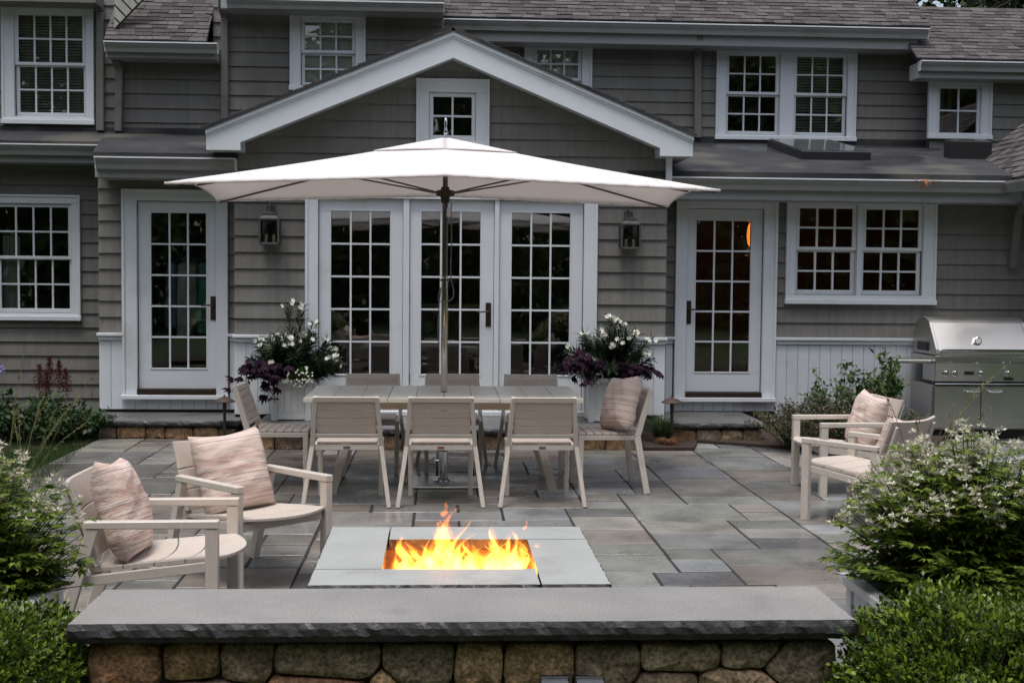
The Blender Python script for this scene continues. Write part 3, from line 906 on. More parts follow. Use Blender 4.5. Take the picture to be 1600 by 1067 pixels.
# ---- upper walls
zU0 = Z(60, 212, YU)
xu0, xu1, xu2, xu3 = -6.3, X(179, 60, YU), X(335, 60, YU), X(692, 60, YU)
zr = Z(255, 72, YU)
hroof = (xu1, zr, xu2, 9)
wu = backing(xu0, xu3, zU0 - .3, 5.2, YU, [hB, hC, hroof])
siding(wu, YU, xu0, xu3, zU0, 5.1, [oB, oC, hroof], ex=.168)
MB().box(xu3 - .1, xu3, YU + .1205, YV, zU0, 5.2).build('wall', M['siding'], house)
zV0 = zb_ - .12
xv1 = X(1452, 120, YV)
wv = backing(xu3, xv1 + .2, zV0 - .3, Z(1000, 50, YV), YV, [hD, hF])
MB().box(xv1 + .1, xv1 + .2, YV + .121, YV + 3, zV0, Z(1000, 50, YV)).build('wall', M['siding'], house)
siding(wv, YV, xu3, xv1 + .2, zV0, Z(1000, 58, YV), [oD, oF], ex=.158)
xw0 = X(1438, 150, YW) + .08
ww = backing(xw0 + .05, 8.2, zV0 - .3, Z(1500, 118, YW), YW, [hG])
siding(ww, YW, xw0 + .05, 8.2, zV0, Z(1500, 116, YW), [oG], ex=.158)

# upper eaves
gv = Z(1070, 37, 16.07); xa_, xb_ = X(693, 37, 16.07), X(1452, 37, 16.07)
gutter(xa_, xb_, 16.19, gv, h=.125)
MB().box(xa_, xb_ - .1, 16.1905, YV - .03, gv - .25, gv - .002).build('fascia', M['fascia'], house, bevel=.006)
upv = Vector((0, 1, .75)).normalized()
shingles('roof', (xa_ - .02, 16.11, gv + .035), (xb_ + .03, 16.11, gv + .035), upv, 2.6, label='grey shingle roof slope over the paired upper windows')
gw = Z(1520, 96, 15.83); xc_ = X(1441, 96, 15.83)
gutter(xc_, 8.2, 15.95, gw, h=.12)
MB().box(xc_, 8.2, 15.9505, YW - .03, gw - .2, gw - .002).build('fascia', M['fascia'], house, bevel=.006)
upw = Vector((0, 1, .7)).normalized()
shingles('roof', (xc_ - .05, 15.87, gw + .035), (8.3, 15.87, gw + .035), upw, 1.58, label='grey shingle roof slope over the small upper window')
gu = Z(520, 1, 14.8)
gutter(X(354, 2, 14.8), X(693, 2, 14.8), 14.92, gu, h=.1)
MB().box(X(345, 2, 14.92), X(693, 2, 14.92), 14.9205, YU - .03, gu - .09, gu).build('fascia', M['fascia'], house)
MB().box(-6.2, X(150, 2, 14.92), 14.9, YU - .03, Z(60, 3, 14.9), Z(60, -12, 14.9)).build('fascia', M['spout'], house)
# little shingled roof between the upper walls
g2 = Z(250, 66, 14.80)
gutter(X(163, 66, 14.8), X(338, 66, 14.8), 14.92, g2, h=.11)
MB().box(X(165, 66, 14.92), X(336, 66, 14.92), 14.9205, YU - .03, g2 - .16, g2 - .001).build('fascia', M['fascia'], house, bevel=.004)
pA, pB = at(178, 47, 15.05), at(222, 0, 15.5)
def clipper(p):
    d = p - CAMV; k = 1 / d.dot(fw)
    u = 800 + FPX * d.dot(rt) * k; v = 533.5 - FPX * d.dot(up) * k
    return u > 163 and (u - 178) > (47 - v) * .9
kx = lambda p: p.x > pA.x + (pB.x - pA.x) * (p.z - pA.z) / (pB.z - pA.z) - .05
shingles('roof', (X(163, 66, 14.85), 14.85, g2 + .03), (xu2 - .01, 14.85, g2 + .03), Vector((0, 1, 1.0)).normalized(), 1.25, ex=.075, clip=kx, label='small shingled roof between two upper walls')
# cheek wall with slanting boards beside it; extra light put into the board tint
q = [at(178.5, -14, 14.98), at(236, -14, 14.98), at(178.5, 46, 14.98)]
ck = MB().prism([tuple(p) for p in q], (0, .05, 0)).build('wall', M['mortar'], house)
A_, B_, C_ = q[2], q[1], q[0]
nb = 6
for i in range(nb):
    f0, f1 = i / nb, (i + 1) / nb
    e0, e1 = A_.lerp(B_, f0), A_.lerp(B_, f1 - .03)
    def toward(p):           # run square off the slope until the outer edge is reached
        t = min((p.x - C_.x) / .70, (C_.z - p.z) / .72)
        return Vector((p.x - t * .70, p.y, p.z + t * .72))
    k0, k1 = toward(e0), toward(e1)
    MB().hexa([(e0.x, e0.y - .02, e0.z), (e1.x, e1.y - .02, e1.z), (e1.x, e1.y - .001, e1.z), (e0.x, e0.y - .001, e0.z),
               (k0.x, k0.y - .01, k0.z), (k1.x, k1.y - .01, k1.z), (k1.x, k1.y - .001, k1.z), (k0.x, k0.y - .001, k0.z)]).build('siding_board', M['siding'], ck, color=(1.9, 1.9, 1.85))

# sliver of the neighbouring wing at the end of the patio roof
shingles('roof', (6.0, 12.3, gz_ + .04), (6.0, 15.2, gz_ + .04), Vector((1, 0, .8)).normalized(), 2.4, ex=.12, label='edge of another shingled roof at the house end')
ww2 = backing(6.62, 10.5, -.05, gz_ + .3, 12.95, [])
siding(ww2, 12.95, 6.62, 10.5, 0, gz_ + .25, [], ex=.168)
b = MB().prism([(5.99 - .115 + .115 * k[0], 12.35, gz_ + k[1]) for k in ((1, 0), (1, -.12), (.35, -.12), (0, -.03), (0, 0))], (0, .88, 0))
b.build('gutter', M['gutter'], house)
spout([(6.06, 13.0, gz_ - .1), (6.06, 13.0, gz_ - .2), (6.20, 13.5, gz_ - .34), (6.20, 13.6, gz_ - .9)], .08, .07)

# ---- downspouts
ys = YU - .075
spout([at(146, -12, ys), at(149, 4, ys), at(157, 20, ys), at(157, 205, ys)], .085, .07)
spout([at(178, 82, ys - .15), at(180, 92, ys - .12), at(187, 106, ys), at(185, 206, ys)], .085, .07)
spout([at(347, -4, ys - .2), at(347, 12, ys - .16), at(351, 24, ys), at(351, 192, ys)], .085, .07)
ysv = YV - .075
spout([at(1093, 50, ysv - .3), at(1093, 66, ysv - .3), at(1090, 78, ysv), at(1090, 216, ysv)], .095, .07)
for v_ in (112,):
    pass
pz = at(1046, 255, 13.1)
MB().box(pz.x - .03, pz.x + .03, 13.1, 13.16, gz_ - .05, Z(1046, 243, 13.1)).build('downspout', M['white'], house)

# ---- skylight and vent hatch on the membrane
n_roof = Vector((0, -(zb_ - gz_ - .065), YV - 13.2)).normalized()
roof_z = lambda y: gz_ + .065 + (zb_ - gz_ - .065) * (y - 13.2) / (YV - 13.2)
def skylight(u0, u1, y0, y1, h0, h1, label, dark=False):
    xa, xb = X(u0, 235, (y0 + y1) / 2), X(u1, 235, (y0 + y1) / 2)
    b = MB()
    z0, z1 = roof_z(y0) + h0, roof_z(y1) + h1
    t = .06
    def ring(xa, xb, ya, yb, lo):
        za = z0 + (z1 - z0) * (ya - y0) / (y1 - y0); zb2 = z0 + (z1 - z0) * (yb - y0) / (y1 - y0)
        b.hexa([(xa, ya, roof_z(ya) - .02), (xb, ya, roof_z(ya) - .02), (xb, yb, roof_z(yb) - .02), (xa, yb, roof_z(yb) - .02),
                (xa, ya, za), (xb, ya, za), (xb, yb, zb2), (xa, yb, zb2)])
    ring(xa, xb, y0, y0 + t, 0); ring(xa, xb, y1 - t, y1, 0); ring(xa, xa + t, y0 + t, y1 - t, 0); ring(xb - t, xb, y0 + t, y1 - t, 0)
    sk = b.build('skylight', M['black'], house, bevel=.006); sk['label'] = label
    b = MB(); e = .02
    b.hexa([(xa + e, y0 + e, z0 + .003), (xb - e, y0 + e, z0 + .003), (xb - e, y1 - e, z1 + .003), (xa + e, y1 - e, z1 + .003),
            (xa + e, y0 + e, z0 + .012), (xb - e, y0 + e, z0 + .012), (xb - e, y1 - e, z1 + .012), (xa + e, y1 - e, z1 + .012)])
    b.build('pane', mat('skylight_pane', (.05, .055, .06), .12, .2, 3) if 'skylight_pane' not in bpy.data.materials else bpy.data.materials['skylight_pane'], sk)
skylight(1224, 1328, 14.55, 16.1, .10, .09, 'dark framed skylight lying on the membrane roof')
skylight(1480, 1544, 14.9, 15.12, .21, .20, 'small dark upright skylight under the four pane window')

# ---- rooms behind the glass
def room(x0, x1, y0, y1, z0, z1, mt='room'):
    b = MB()
    b.poly([(x0, y1, z0), (x1, y1, z0), (x1, y1, z1), (x0, y1, z1)]); b.poly([(x0, y0, z0), (x1, y0, z0), (x1, y1, z0), (x0, y1, z0)])
    b.poly([(x0, y0, z1), (x1, y0, z1), (x1, y1, z1), (x0, y1, z1)]); b.poly([(x0, y0, z0), (x0, y1, z0), (x0, y1, z1), (x0, y0, z1)])
    b.poly([(x1, y0, z0), (x1, y1, z0), (x1, y1, z1), (x1, y0, z1)])
    b.build('room', M[mt], house, fix=False)
room(xl0 + .1, bxl + .05, YR + .13, YR + 3, .3, 2.62)
room(bxl + .1, bxr - .1, YB + .13, YB + 4.5, .3, 2.62)
room(bxr - .05, 6.5, YR + .13, YR + 3.6, .3, 2.62, 'redroom')
room(-6.3, xl0 - .02, YL + .13, YL + 3, .3, 2.9)
room(-6.3, xu3, YU + .13, YU + 3, 3.3, 5.2)
room(xu3 + .02, xv1 + .09, YV + .13, YV + 2.2, 3.3, 5.0)
room(xv1 + .25, 8.2, YW + .13, YW + 1.6, 3.3, 4.5)
room(hE[0] - .3, hE[2] + .3, YB + .13, YB + 1.6, hE[1] - .25, hE[3] + .1)

# ------------------------------------------------------------------ stone steps before the doors
def slab_rough(name, x0, x1, y0, y1, z0, z1, parent, top_mat, edge_mat, sides='f', seg=.02):
    """a stone slab with a smooth top and a split, uneven edge on the given sides (f, l, r, b)"""
    b = MB(); zs = [z1 - .0, z1 - (z1 - z0) * .3, z1 - (z1 - z0) * .65, z0]
    pts = []
    def run(a, c, nrm, rough):
        n = max(1, int((Vector(c) - Vector(a)).length / (seg if rough else 9)))
        for i in range(n):
            t = i / n
            pts.append((a[0] + (c[0] - a[0]) * t, a[1] + (c[1] - a[1]) * t, nrm, rough))
    run((x0, y0), (x1, y0), (0, -1), 'f' in sides); run((x1, y0), (x1, y1), (1, 0), 'r' in sides)
    run((x1, y1), (x0, y1), (0, 1), 'b' in sides); run((x0, y1), (x0, y0), (-1, 0), 'l' in sides)
    n = len(pts); i0 = 0
    rr = random.Random(int(x0 * 100) + 77)
    walk = [0.0] * 4
    for k, z in enumerate(zs):
        for i, (px, py, nm, ro) in enumerate(pts):
            o = 0
            if ro:
                o = (math.sin(px * 31 + py * 27 + k * 1.7) + math.sin(px * 83 + py * 71 + k * 4.1)) * .0018 + (rr.random() - .5) * .0045
                o += (.0, .006, .008, -.004)[k]
                if k == 0: o = o * .45 - .003
            b.v.append((px + nm[0] * o, py + nm[1] * o, z + ((rr.random() - .5) * .006 if ro and 0 < k < 3 else 0)))
    for k in range(3):
        for i in range(n):
            a = k * n + i; c = k * n + (i + 1) % n
            b.f.append((a, a + n, c + n, c))
    b.f.append(tuple(range(3 * n, 4 * n)))
    e = b.build(name, edge_mat, parent, fix=False)
    # the top is a face of the same slab with the flat finish
    me = e.data; me.materials.append(top_mat)
    bm = bmesh.new(); bm.from_mesh(me); bm.verts.ensure_lookup_table()
    f = bm.faces.new([bm.verts[i] for i in range(n)]); f.material_index = 1
    bmesh.ops.recalc_face_normals(bm, faces=bm.faces); bm.to_mesh(me); bm.free()
    return e
def step(x0, x1, yf, yb, zt, label, seed):
    t = wthing('stone_step', label, 'step', ((x0 + x1) / 2, (yf + yb) / 2, 0))
    rr = random.Random(seed)
    b = MB(); n = max(2, round((x1 - x0) / .9)); st = (x1 - x0) / n
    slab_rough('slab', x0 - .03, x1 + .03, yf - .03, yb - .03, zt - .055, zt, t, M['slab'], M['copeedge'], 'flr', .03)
    MB().box(x0 + .02, x1 - .02, yf + .06, yb - .03, -.04, zt - .056).build('core', M['mortar'], t)
    x = x0
    while x < x1 - .08:
        w_ = .16 + rr.random() * .16
        if x1 - (x + w_) < .1: w_ = x1 - x
        h = zt - .06
        fieldstone(t, [(x + .004, -.02), (x + w_ - .004, -.02 + rr.random() * .01), (x + w_ - .004, h - rr.random() * .02), (x + .006, h - rr.random() * .01)], yf + .04, stone_color(), .03, rr)
        x += w_
    return t
step(X(108, 668, 12.87), X(368, 668, 12.87), 12.87, YR, .175, 'wet stone step below the door where garments hang', 3)
step(X(395, 672, 12.05), X(1001, 672, 12.05), 12.05, YB, .2, 'long stone step below the French doors, behind the dining table', 4)
step(X(1048, 664, 12.6), X(1192, 664, 12.6), 12.6, YR, .2, 'stone step below the door with the orange lamp inside', 5)

# ------------------------------------------------------------------ seat wall
sw = wthing('seat_wall', 'low fieldstone seat wall with thick bluestone coping in front of the fire pit', 'wall', (.1, 4.4, 0))
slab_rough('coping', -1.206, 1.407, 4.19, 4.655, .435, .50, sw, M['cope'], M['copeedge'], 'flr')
MB().box(-1.08, 1.30, 4.31, 4.60, -.04, .434).build('core', M['mortar'], sw)
SWY = 4.285
stp = [[(140, 1003), (250, 1003), (252, 1070), (140, 1075)], [(256, 1003), (343, 1003), (343, 1055), (258, 1062)],
       [(347, 1003), (430, 1003), (424, 1050), (412, 1066), (347, 1059)], [(433, 1003), (594, 1003), (592, 1038), (574, 1059), (430, 1050)],
       [(598, 1003), (710, 1003), (705, 1067), (631, 1067), (599, 1041)], [(714, 1003), (786, 1003), (783, 1074), (709, 1070)],
       [(790, 1003), (896, 1003), (896, 1074), (787, 1075)], [(900, 1003), (996, 1003), (1000, 1046), (986, 1067), (900, 1070)],
       [(1001, 1003), (1124, 1003), (1123, 1040), (1090, 1046), (1003, 1046)], [(1128, 1001), (1222, 1001), (1190, 1041), (1128, 1041)],
       [(1227, 1001), (1304, 1000), (1306, 1068), (1225, 1071), (1194, 1045)],
       [(262, 1066), (345, 1063), (406, 1070), (406, 1125), (262, 1125)], [(416, 1071), (429, 1054), (571, 1063), (571, 1125), (416, 1125)],
       [(578, 1061), (597, 1046), (628, 1071), (628, 1125), (578, 1125)], [(632, 1071), (706, 1071), (783, 1078), (783, 1125), (632, 1125)],
       [(788, 1079), (978, 1074), (978, 1125), (788, 1125)], [(990, 1070), (1004, 1050), (1090, 1050), (1090, 1125), (990, 1125)],
       [(1094, 1049), (1126, 1045), (1188, 1046), (1222, 1075), (1222, 1125), (1094, 1125)], [(140, 1079), (254, 1074), (254, 1125), (140, 1125)],
       [(1226, 1075), (1306, 1072), (1306, 1125), (1226, 1125)]]
for k, pl in enumerate(stp):
    pts = [at(u, v, SWY) for u, v in pl]
    f = R.uniform(.8, 1.1) * 0.95
    c = stone_color()
    fieldstone(sw, [(p.x, p.z) for p in pts][::-1], SWY, tuple(q * f for q in c), .026)
# lower course, only seen from elsewhere
x = -1.08
while x < 1.25:
    w_ = R.uniform(.2, .34); w_ = min(w_, 1.305 - x)
    fieldstone(sw, [(x + .004, -.02), (x + w_ - .004, -.02), (x + w_ - .004, .145), (x + .004, .15)], SWY, stone_color(), .035); x += w_
for s, xx in ((1, 1.30), (-1, -1.08)):
    pass
# weatherproof outlet covers on the wall
for u, lab in ((866, 'clear bubble outlet cover low on the stone wall, farther from the right end'), (921, 'clear bubble outlet cover low on the stone wall, nearer the right end')):
    c = at(u, 1069, 4.25)
    t = wthing('outlet_cover', lab, 'outlet cover', (c.x, c.y, c.z - .04), 'outlet covers on the seat wall')
    MB().box(c.x - .05, c.x + .05, c.y - .012, c.y + .02, c.z - .075, c.z + .03).build('base_plate', M['lead'], t, bevel=.004)
    b = MB(); pr_ = [(-.012, -.07), (-.04, -.065), (-.052, -.04), (-.05, .0), (-.035, .02), (-.012, .026)]
    b.prism([(c.x - .046, c.y + a, c.z + q) for a, q in pr_], (.092, 0, 0)).build('bubble_cover', mat('clear_plastic', (.13, .14, .16), .10, .1, 4) if 'clear_plastic' not in bpy.data.materials else bpy.data.materials['clear_plastic'], t, bevel=.004, smooth=False)
    for s in (-1, 1):
        MB().tube([(c.x + s * .030, c.y - .055, c.z - .055), (c.x + s * .030, c.y - .056, c.z + .004)], .004, 6).build('rib', M['chrome'], t)

# ------------------------------------------------------------------ fire pit
FX0, FX1, FY0, FY1, FZ = -.526, .702, 5.115, 6.31, .40
OX0, OX1, OY0, OY1 = -.236, .416, 5.40, 6.003
fp = wthing('fire_pit', 'square bluestone topped gas fire pit with pebbles in its opening', 'fire pit', ((FX0 + FX1) / 2, (FY0 + FY1) / 2, 0))
gp = .004
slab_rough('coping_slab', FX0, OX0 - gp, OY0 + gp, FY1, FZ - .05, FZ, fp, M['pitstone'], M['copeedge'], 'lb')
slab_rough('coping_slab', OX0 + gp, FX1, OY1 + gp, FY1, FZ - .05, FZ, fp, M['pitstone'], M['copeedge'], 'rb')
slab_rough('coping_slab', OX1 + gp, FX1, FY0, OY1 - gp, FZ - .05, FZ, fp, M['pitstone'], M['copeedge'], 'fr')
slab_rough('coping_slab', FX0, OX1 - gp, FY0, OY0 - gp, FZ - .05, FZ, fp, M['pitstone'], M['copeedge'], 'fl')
brick = mat('fire_brick', (.15, .085, .055), .85, .25, 12, .6, 60)
b = MB(); e = .012
for q in ((OX0 - .05, OX0 - e, OY0 - .05, OY1 + .05), (OX1 + e, OX1 + .05, OY0 - .05, OY1 + .05)):
    b.box(*q, .12, FZ - .051)
b.box(OX0 - e, OX1 + e, OY0 - .05, OY0 - e, .12, FZ - .051); b.box(OX0 - e, OX1 + e, OY1 + e, OY1 + .05, .12, FZ - .051)
b.build('liner', brick, fp)
MB().box(OX0 - .05, OX1 + .05, OY0 - .05, OY1 + .05, .10, .119).build('burner_pan', M['lead'], fp)
for (x0, x1, y0, y1) in ((FX0 + .06, FX1 - .06, FY0 + .06, OY0 - .051), (FX0 + .06, FX1 - .06, OY1 + .051, FY1 - .06), (FX0 + .06, OX0 - .051, OY0 - .051, OY1 + .051), (OX1 + .051, FX1 - .06, OY0 - .051, OY1 + .051)):
    MB().box(x0, x1, y0, y1, -.03, FZ - .0505).build('core', M['mortar'], fp)
x = FX0 + .04
rr = random.Random(9)
for row in range(2):
    x = FX0 + .04
    while x < FX1 - .06:
        w_ = min(rr.uniform(.16, .3), FX1 - .04 - x)
        z0 = -.02 + row * .185
        fieldstone(fp, [(x + .004, z0), (x + w_ - .004, z0), (x + w_ - .004, z0 + .178), (x + .004, z0 + .178)], FY0 + .06, stone_color(), .025, rr); x += w_
# river pebbles
b = MB()
pm = []
for i in range(420):
    x = rr.uniform(OX0 + .005, OX1 - .005); y = rr.uniform(OY0 + .005, OY1 - .005)
    r = rr.uniform(.012, .024); z = .225 + rr.random() * .03
    n0 = len(b.v); sx, sy, sz = r * rr.uniform(.9, 1.3), r * rr.uniform(.8, 1.1), r * rr.uniform(.6, .9)
    a0 = rr.random() * 6
    b.v.append((x, y, z + sz))
    for lat in (.6, 0, -.6):
        for j in range(7):
            an = a0 + 2 * PI * j / 7
            cx, cy = sx * math.cos(an) * math.sqrt(1 - lat * lat), sy * math.sin(an) * math.sqrt(1 - lat * lat)
            b.v.append((x + cx, y + cy, z + lat * sz))
    b.v.append((x, y, z - sz))
    for j in range(7):
        k = (j + 1) % 7
        b.f.append((n0, n0 + 1 + j, n0 + 1 + k))
        b.f.append((n0 + 1 + j, n0 + 8 + j, n0 + 8 + k, n0 + 1 + k)); b.f.append((n0 + 8 + j, n0 + 15 + j, n0 + 15 + k, n0 + 8 + k))
        b.f.append((n0 + 15 + j, n0 + 22, n0 + 15 + k))
tag(b.build('pebbles', mat('river_pebble', (.15, .14, .14), .55, .3, 20, 0, island=.5), fp, smooth=True, fix=False), kind='stuff')
MB().box(OX0 - .01, OX1 + .01, OY0 - .01, OY1 + .01, .1195, .215).build('pebble_bed', M['mortar'], fp)

# flames: closed bodies of glowing gas, brighter the deeper one looks through them
def firemat(name, col, s):
    mt = bpy.data.materials.new(name); mt.use_nodes = True
    n = mt.node_tree.nodes; l = mt.node_tree.links; n.clear()
    o = n.new('ShaderNodeOutputMaterial'); e = n.new('ShaderNodeEmission')
    e.inputs['Color'].default_value = (*col, 1); e.inputs['Strength'].default_value = s
    l.new(e.outputs[0], o.inputs['Volume'])
    return mt
fire_hot = firemat('flame_gas', (1.0, .35, .04), 66)
fire_thin = firemat('thin_flame_gas', (1.0, .21, .016), 42)
fl_ = wthing('flames', 'bright yellow and orange flames rising out of the fire pit', 'flames', (.09, 5.7, .24))
def tongue(b, x, y, z0, h, r0, lean=(0, 0), wob=.03, seed=0, flat=.6, tip=.75):
    q = random.Random(seed); n = 13; pa, pb = q.random() * 6, q.random() * 6
    i0 = len(b.v); m_ = 9
    ang = q.random() * 3
    for k in range(n):
        t = k / (n - 1)
        rr_ = r0 * (math.sin(min(1, t * 2.2 + .28) * PI / 2)) * (1 - t) ** tip + .0008
        rr_ *= 1 + .42 * math.sin(t * 12 + pa)
        cx = x + lean[0] * t * t + wob * math.sin(t * 6.5 + pa) * t
        cy = y + lean[1] * t * t + wob * .7 * math.sin(t * 5.5 + pb) * t
        for j in range(m_):
            an = 2 * PI * j / m_
            e = 1 + .3 * math.sin(2 * an + t * 6 + pa) * (.4 + t)
            u_, v_ = rr_ * e * math.cos(an), rr_ * e * flat * math.sin(an)
            b.v.append((cx + u_ * math.cos(ang * t) - v_ * math.sin(ang * t), cy + u_ * math.sin(ang * t) + v_ * math.cos(ang * t), z0 + h * t))
    for k in range(n - 1):
        for j in range(m_):
            a0 = i0 + k * m_ + j; a1 = i0 + k * m_ + (j + 1) % m_
            b.f.append((a0, a1, a1 + m_, a0 + m_))
    b.f.append(tuple(i0 + j for j in reversed(range(m_)))); b.f.append(tuple(i0 + (n - 1) * m_ + j for j in range(m_)))
q = random.Random(33)
specs = []
# (x, height, radius, lean) from left to right; y is spread over the bed
for i in range(100):
    x = q.uniform(-.16, .385)
    c = math.exp(-((x - .03) / .10) ** 2)
    h = q.uniform(.08, .20) + .06 * c * q.random() + (.05 if x > .22 else 0) * q.random()
    specs.append((x, q.uniform(5.44, 5.90), h, q.uniform(.022, .044), (q.uniform(-.08, .09), q.uniform(-.03, .03))))
specs += [(.03, 5.72, .34, .046, (.025, 0)), (.00, 5.76, .27, .034, (-.01, 0)), (.055, 5.68, .31, .03, (.055, 0)), (.02, 5.66, .22, .04, (.02, 0)),
          (-.10, 5.8, .19, .03, (-.03, 0)), (.13, 5.78, .21, .03, (.03, 0)), (.24, 5.74, .20, .034, (.03, 0)), (.31, 5.7, .19, .03, (.05, 0)), (-.13, 5.66, .15, .03, (-.05, 0)),
          (.20, 5.6, .15, .035, (.02, 0)), (-.05, 5.6, .13, .033, (0, 0)), (.33, 5.84, .16, .028, (.04, 0))]
b1, b2, b3 = MB(), MB(), MB()
for i in range(34):
    specs.append((q.uniform(-.155, .38), q.uniform(5.42, 5.7), q.uniform(.05, .10), q.uniform(.032, .05), (q.uniform(-.03, .03), 0)))
for i, (x, y, h, r, ln) in enumerate(specs):
    tongue(b1 if i % 4 else b2, x, y, .236, h * 1.06, r * (1.2 if i % 4 else 1.45), ln, q.uniform(.022, .06), seed=i * 7 + 3, flat=(fq_ := q.uniform(.5, .8)))
    tongue(b3, x, y, .236, h * 1.12, r * 1.85, ln, .03, seed=i * 7 + 3, flat=fq_)
for (x, z, h, r) in ((.02, .56, .075, .016), (-.005, .50, .06, .012), (.385, .50, .055, .011), (.075, .585, .03, .007), (.34, .54, .02, .004)):
    tongue(b2, x, 5.72, z, h, r, (.03, 0), .012, seed=int(h * 999), flat=.6, tip=.9)
fire_halo = firemat('flame_halo_gas', (1.0, .17, .012), 7)
for b, nm, mt in ((b1, 'flame_core', fire_hot), (b2, 'flame_tongues', fire_thin), (b3, 'flame_halo', fire_halo)):
    tag(b.build(nm, mt, fl_, fix=True), kind='stuff')
for (x, e_) in ((.0, 2.2), (.24, 1.8)):
    ld = bpy.data.lights.new('fire_light', 'POINT'); ld.energy = e_; ld.color = (1, .42, .12); ld.shadow_soft_size = .09
    lo = bpy.data.objects.new('fire_light', ld); COL.objects.link(lo); lo.parent = fl_; lo.location = (x - .09, 0, .13)

# ------------------------------------------------------------------ dining table
tb = thing('dining_table', 'long cream slatted dining table with the parasol pole through its middle', 'table', (.035, 10.06, 0))
TX, TY = 1.045, .555
n = 10; st = 2 * TX / n
for i in range(n):
    x0, x1 = -TX + i * st + .0022, -TX + (i + 1) * st - .0022
    t = .96 + R.random() * .07
    zz = (R.random() - .5) * .002
    b = MB()
    if i == 4: 
        b.box(x0, x1 - .022, -TY, TY, .70 + zz, .73 + zz); b.box(x1 - .0218, x1, -TY, -.03, .70 + zz, .73 + zz); b.box(x1 - .0218, x1, .03, TY, .70 + zz, .73 + zz)
    elif i == 5:
        b.box(x0 + .022, x1, -TY, TY, .70 + zz, .73 + zz); b.box(x0, x0 + .0218, -TY, -.03, .70 + zz, .73 + zz); b.box(x0, x0 + .0218, .03, TY, .70 + zz, .73 + zz)
    else:
        b.box(x0, x1, -TY, TY, .70 + zz, .73 + zz)
    b.build('top_slat', M['tabletop'], tb, bevel=.002, color=(t, t, t))
b = MB()
for y in (-.40, .40): b.box(-.86, .86, y - .02, y + .02, .635, .698)
for x in (-.86, .82): b.box(x, x + .04, -.38, .38, .636, .697)
b.build('apron', M['slat'], tb, bevel=.002, color=(1, .93, .85))
for sx in (-1, 1):
    for sy in (-1, 1):
        MB().bar((sx * .835, sy * .43, 0), (sx * .66, sy * .40, .66), .062, .045).build('leg', M['cream'], tb, bevel=.003)

# ------------------------------------------------------------------ dining chairs
def dining_chair(label, tagcol):
    t = thing('dining_chair', label, 'chair', group='cream slatted chairs around the dining table')
    for s in (-1, 1):
        b = MB()
        f, kn, tp = Vector((s * .303, -.275, 0)), Vector((s * .243, -.205, .43)), Vector((s * .215, -.315, .79))
        b.bar(f, kn, .030, .045, w1=.032, h1=.05); b.bar(kn + (tp - kn) * .0, tp, .032, .046, w1=.030, h1=.034)
        b.build('back_leg', M['cream'], t, bevel=.003)
        MB().bar((s * .222, .225, 0), (s * .226, .225, .438), .034, .034, w1=.036, h1=.04).build('front_leg', M['cream'], t, bevel=.003)
    b = MB()
    b.box(-.226, .226, -.222, -.192, .403, .439); b.box(-.208, .208, .212, .238, .405, .438)
    for s in (-1, 1): b.box(s * .226 - .014, s * .226 + .014, -.19, .207, .404, .4385)
    b.build('seat_frame', M['cream'], t, bevel=.002)
    n = 7; y0, y1 = -.195, .245; st = (y1 - y0) / n
    for i in range(n):
        c = .96 + R.random() * .07; ya, yb = y0 + i * st + .003, y0 + (i + 1) * st - .003
        zz = .0 if i else .004
        MB().box(-.21, .21, ya, yb, .4395 + zz, .457 + zz).build('seat_slat', M['slat'], t, bevel=.003, color=(c, c, c))
    kn, tp = Vector((0, -.205, .43)), Vector((0, -.315, .79))
    P = lambda z: kn + (tp - kn) * ((z - .43) / .36)
    d = (tp - kn).normalized()
    b = MB()
    for z0, z1, hw in ((.752, .79, .222), (.492, .520, .236)):
        p0, p1 = P(z0), P(z1); 
        b.hexa([(-hw, p0.y - .02, p0.z), (hw, p0.y - .02, p0.z), (hw, p0.y + .018, p0.z), (-hw, p0.y + .018, p0.z),
                (-hw, p1.y - .02, p1.z), (hw, p1.y - .02, p1.z), (hw, p1.y + .018, p1.z), (-hw, p1.y + .018, p1.z)])
    b.build('back_frame', M['cream'], t, bevel=.003)
    n = 4; za, zb = .522, .75
    for i in range(n):
        a0, a1 = za + (zb - za) * i / n + .0015, za + (zb - za) * (i + 1) / n - .0015
        p0, p1 = P(a0), P(a1); c = .95 + R.random() * .08
        MB().hexa([(-.208, p0.y - .004, p0.z), (.208, p0.y - .004, p0.z), (.208, p0.y + .014, p0.z), (-.208, p0.y + .014, p0.z),
                   (-.208, p1.y - .004, p1.z), (.208, p1.y - .004, p1.z), (.208, p1.y + .014, p1.z), (-.208, p1.y + .014, p1.z)]).build('back_slat', M['slat'], t, bevel=.0025, color=(c * .98, c * .93, c * .88))
    MB().box(-.024, .024, -.2245, -.2222, .412, .430).build('maker_tag', tagcol, t, bevel=.001)
    return t
tag_grey = mat('grey_tag', (.12, .11, .10), .5)
tag_red = mat('rust_tag', (.25, .10, .075), .5)
ch0 = dining_chair('dining chair seen from behind, first of the front row beside the armchairs', tag_grey)
ch0.location = (-.655, 9.305, 0)
ch1 = dup(ch0, (.012, 9.30, 0), 0, 'dining chair seen from behind with a reddish tag, middle of the front row')
for c in ch1.children:
    if c.name.startswith('maker_tag'):
        c.data = c.data.copy(); c.data.materials[0] = tag_red
dup(ch0, (.735, 9.305, 0), rad(.6), 'dining chair seen from behind, front row end beside the cushioned chair')
dup(ch0, (-.575, 10.80, 0), PI, 'dining chair beyond the table, beneath the fixed French door leaf far from the handle')
dup(ch0, (.115, 10.82, 0), PI + rad(1), 'dining chair beyond the table, directly behind the parasol pole')
dup(ch0, (.79, 10.80, 0), PI - rad(.5), 'dining chair beyond the table, nearest the cushioned end chair')
